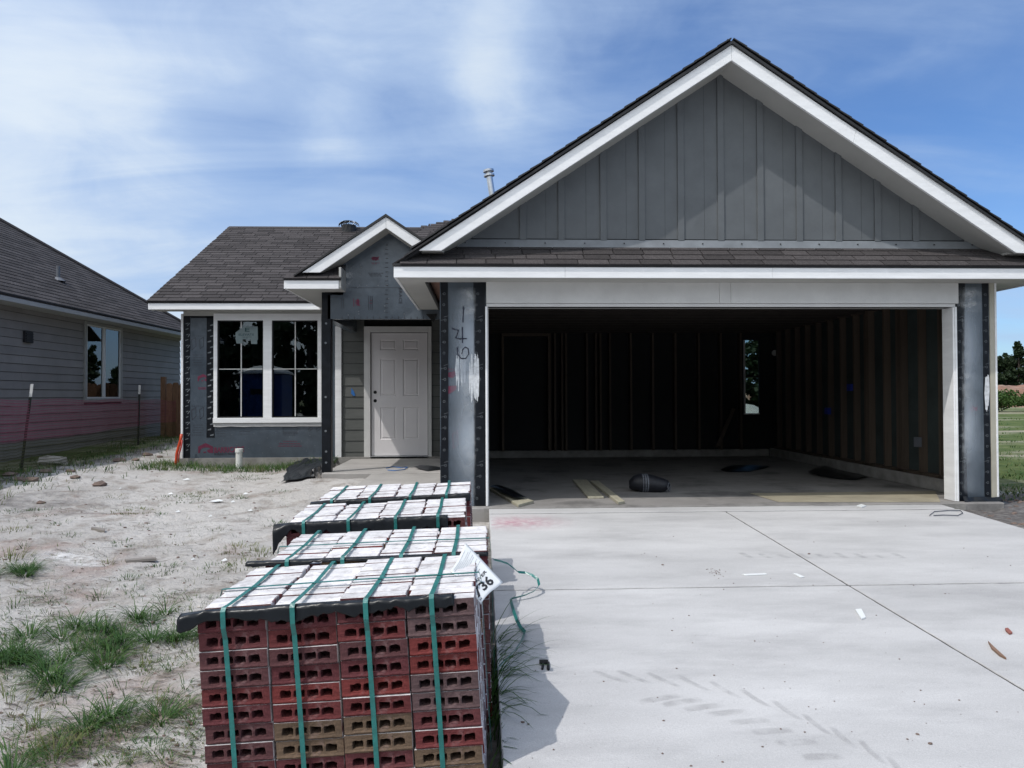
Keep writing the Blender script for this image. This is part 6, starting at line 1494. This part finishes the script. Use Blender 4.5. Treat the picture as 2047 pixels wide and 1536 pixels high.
for i in range(14): put_tree(53.5+i*1.0+rg_.uniform(-.4, .4), 84+rg_.uniform(-4, 5), (0, 0, 1, 0, 2, 1, 2, 1, 0, 1, 1, 0, 2, 1)[i], 1.0 if i < 5 else .9, 'dark pine in the tree line beyond the field at right', 'pines beyond the field')
for i in range(26): put_tree(-62+i*4.4+rg_.uniform(-1, 1), 88+rg_.uniform(-5, 5), i % 3, .8+.15*rg_.random(), 'dark pine in the wood behind the houses', 'pines behind the houses')
for i in range(16): put_tree(-36+i*2.7+rg_.uniform(-.6, .6), -26+rg_.uniform(-3, 3), i % 3, 1.45, 'pine standing across the street behind the camera', 'pines across the street')
for x, y, s_ in ((8.8, 29, .72), (10.1, 31, .75), (11.6, 30, .7)): put_tree(x, y, 1, s_, 'small pine behind the house, dark in the garage window', 'small pines behind the garage')
BMx = []
for s in (1, 2, 3):
    mb = MB(); leafball(mb, (0, 0, .65), 1.5, 1.1, .62, 2400, random.Random(s), .07, 9); BMx.append(mb.mesh('foliage', m_bush))
for i in range(14):
    x = 27.5+i*1.15+rg_.uniform(-.3, .3); y = 41.5+rg_.uniform(-1.5, 1.5)
    o = thing('bush', 'bright green bush in the row before the red dirt bank', 'bush', (x, y, gz(x, y)), (0, 0, rg_.uniform(0, 6)), 'bushes before the dirt bank', world=False); o.scale = (1, 1, rg_.uniform(.85, 1.1)); c = bpy.data.objects.new('foliage', BMx[i % 3]); COL.objects.link(c); c.parent = o

# ------------------------------------------------------------------ things the window reflects
tx, ty = -5.75, 4.9; tz = gz(tx, ty)
to = thing('portable_toilet', 'blue portable toilet with white roof, mirrored in the front window', 'portable toilet', (tx, ty, tz))
obj('cabin', MB().prism([(tx-.55, ty-.55, tz+.1), (tx+.55, ty-.55, tz+.1), (tx+.55, ty+.55, tz+.1), (tx-.55, ty+.55, tz+.1)], (0, 0, 1.9)), m_toilet, to, bevel=.03)
obj('door', MB().box(tx-.36, tx+.36, ty+.551, ty+.58, tz+.15, tz+1.9), m_toilet, to, bevel=.01); obj('vent_grille', MB().box(tx-.25, tx+.25, ty+.581, ty+.59, tz+1.45, tz+1.6), m_dark, to); obj('skid', MB().box(tx-.58, tx+.58, ty-.58, ty+.58, tz, tz+.1), m_grey, to)
def roof_(u, v): x = tx-.62+1.24*u; y = ty-.62+1.24*v; return (x, y, tz+2.0+.22*math.sin(math.pi*u)**.6*math.sin(math.pi*v)**.4)
obj('roof', MB().sheet(roof_, 16, 10), m_pvc, to, smooth=True, solid=.02)

print('objects', len(bpy.data.objects), 'shingles', nsk, nm)
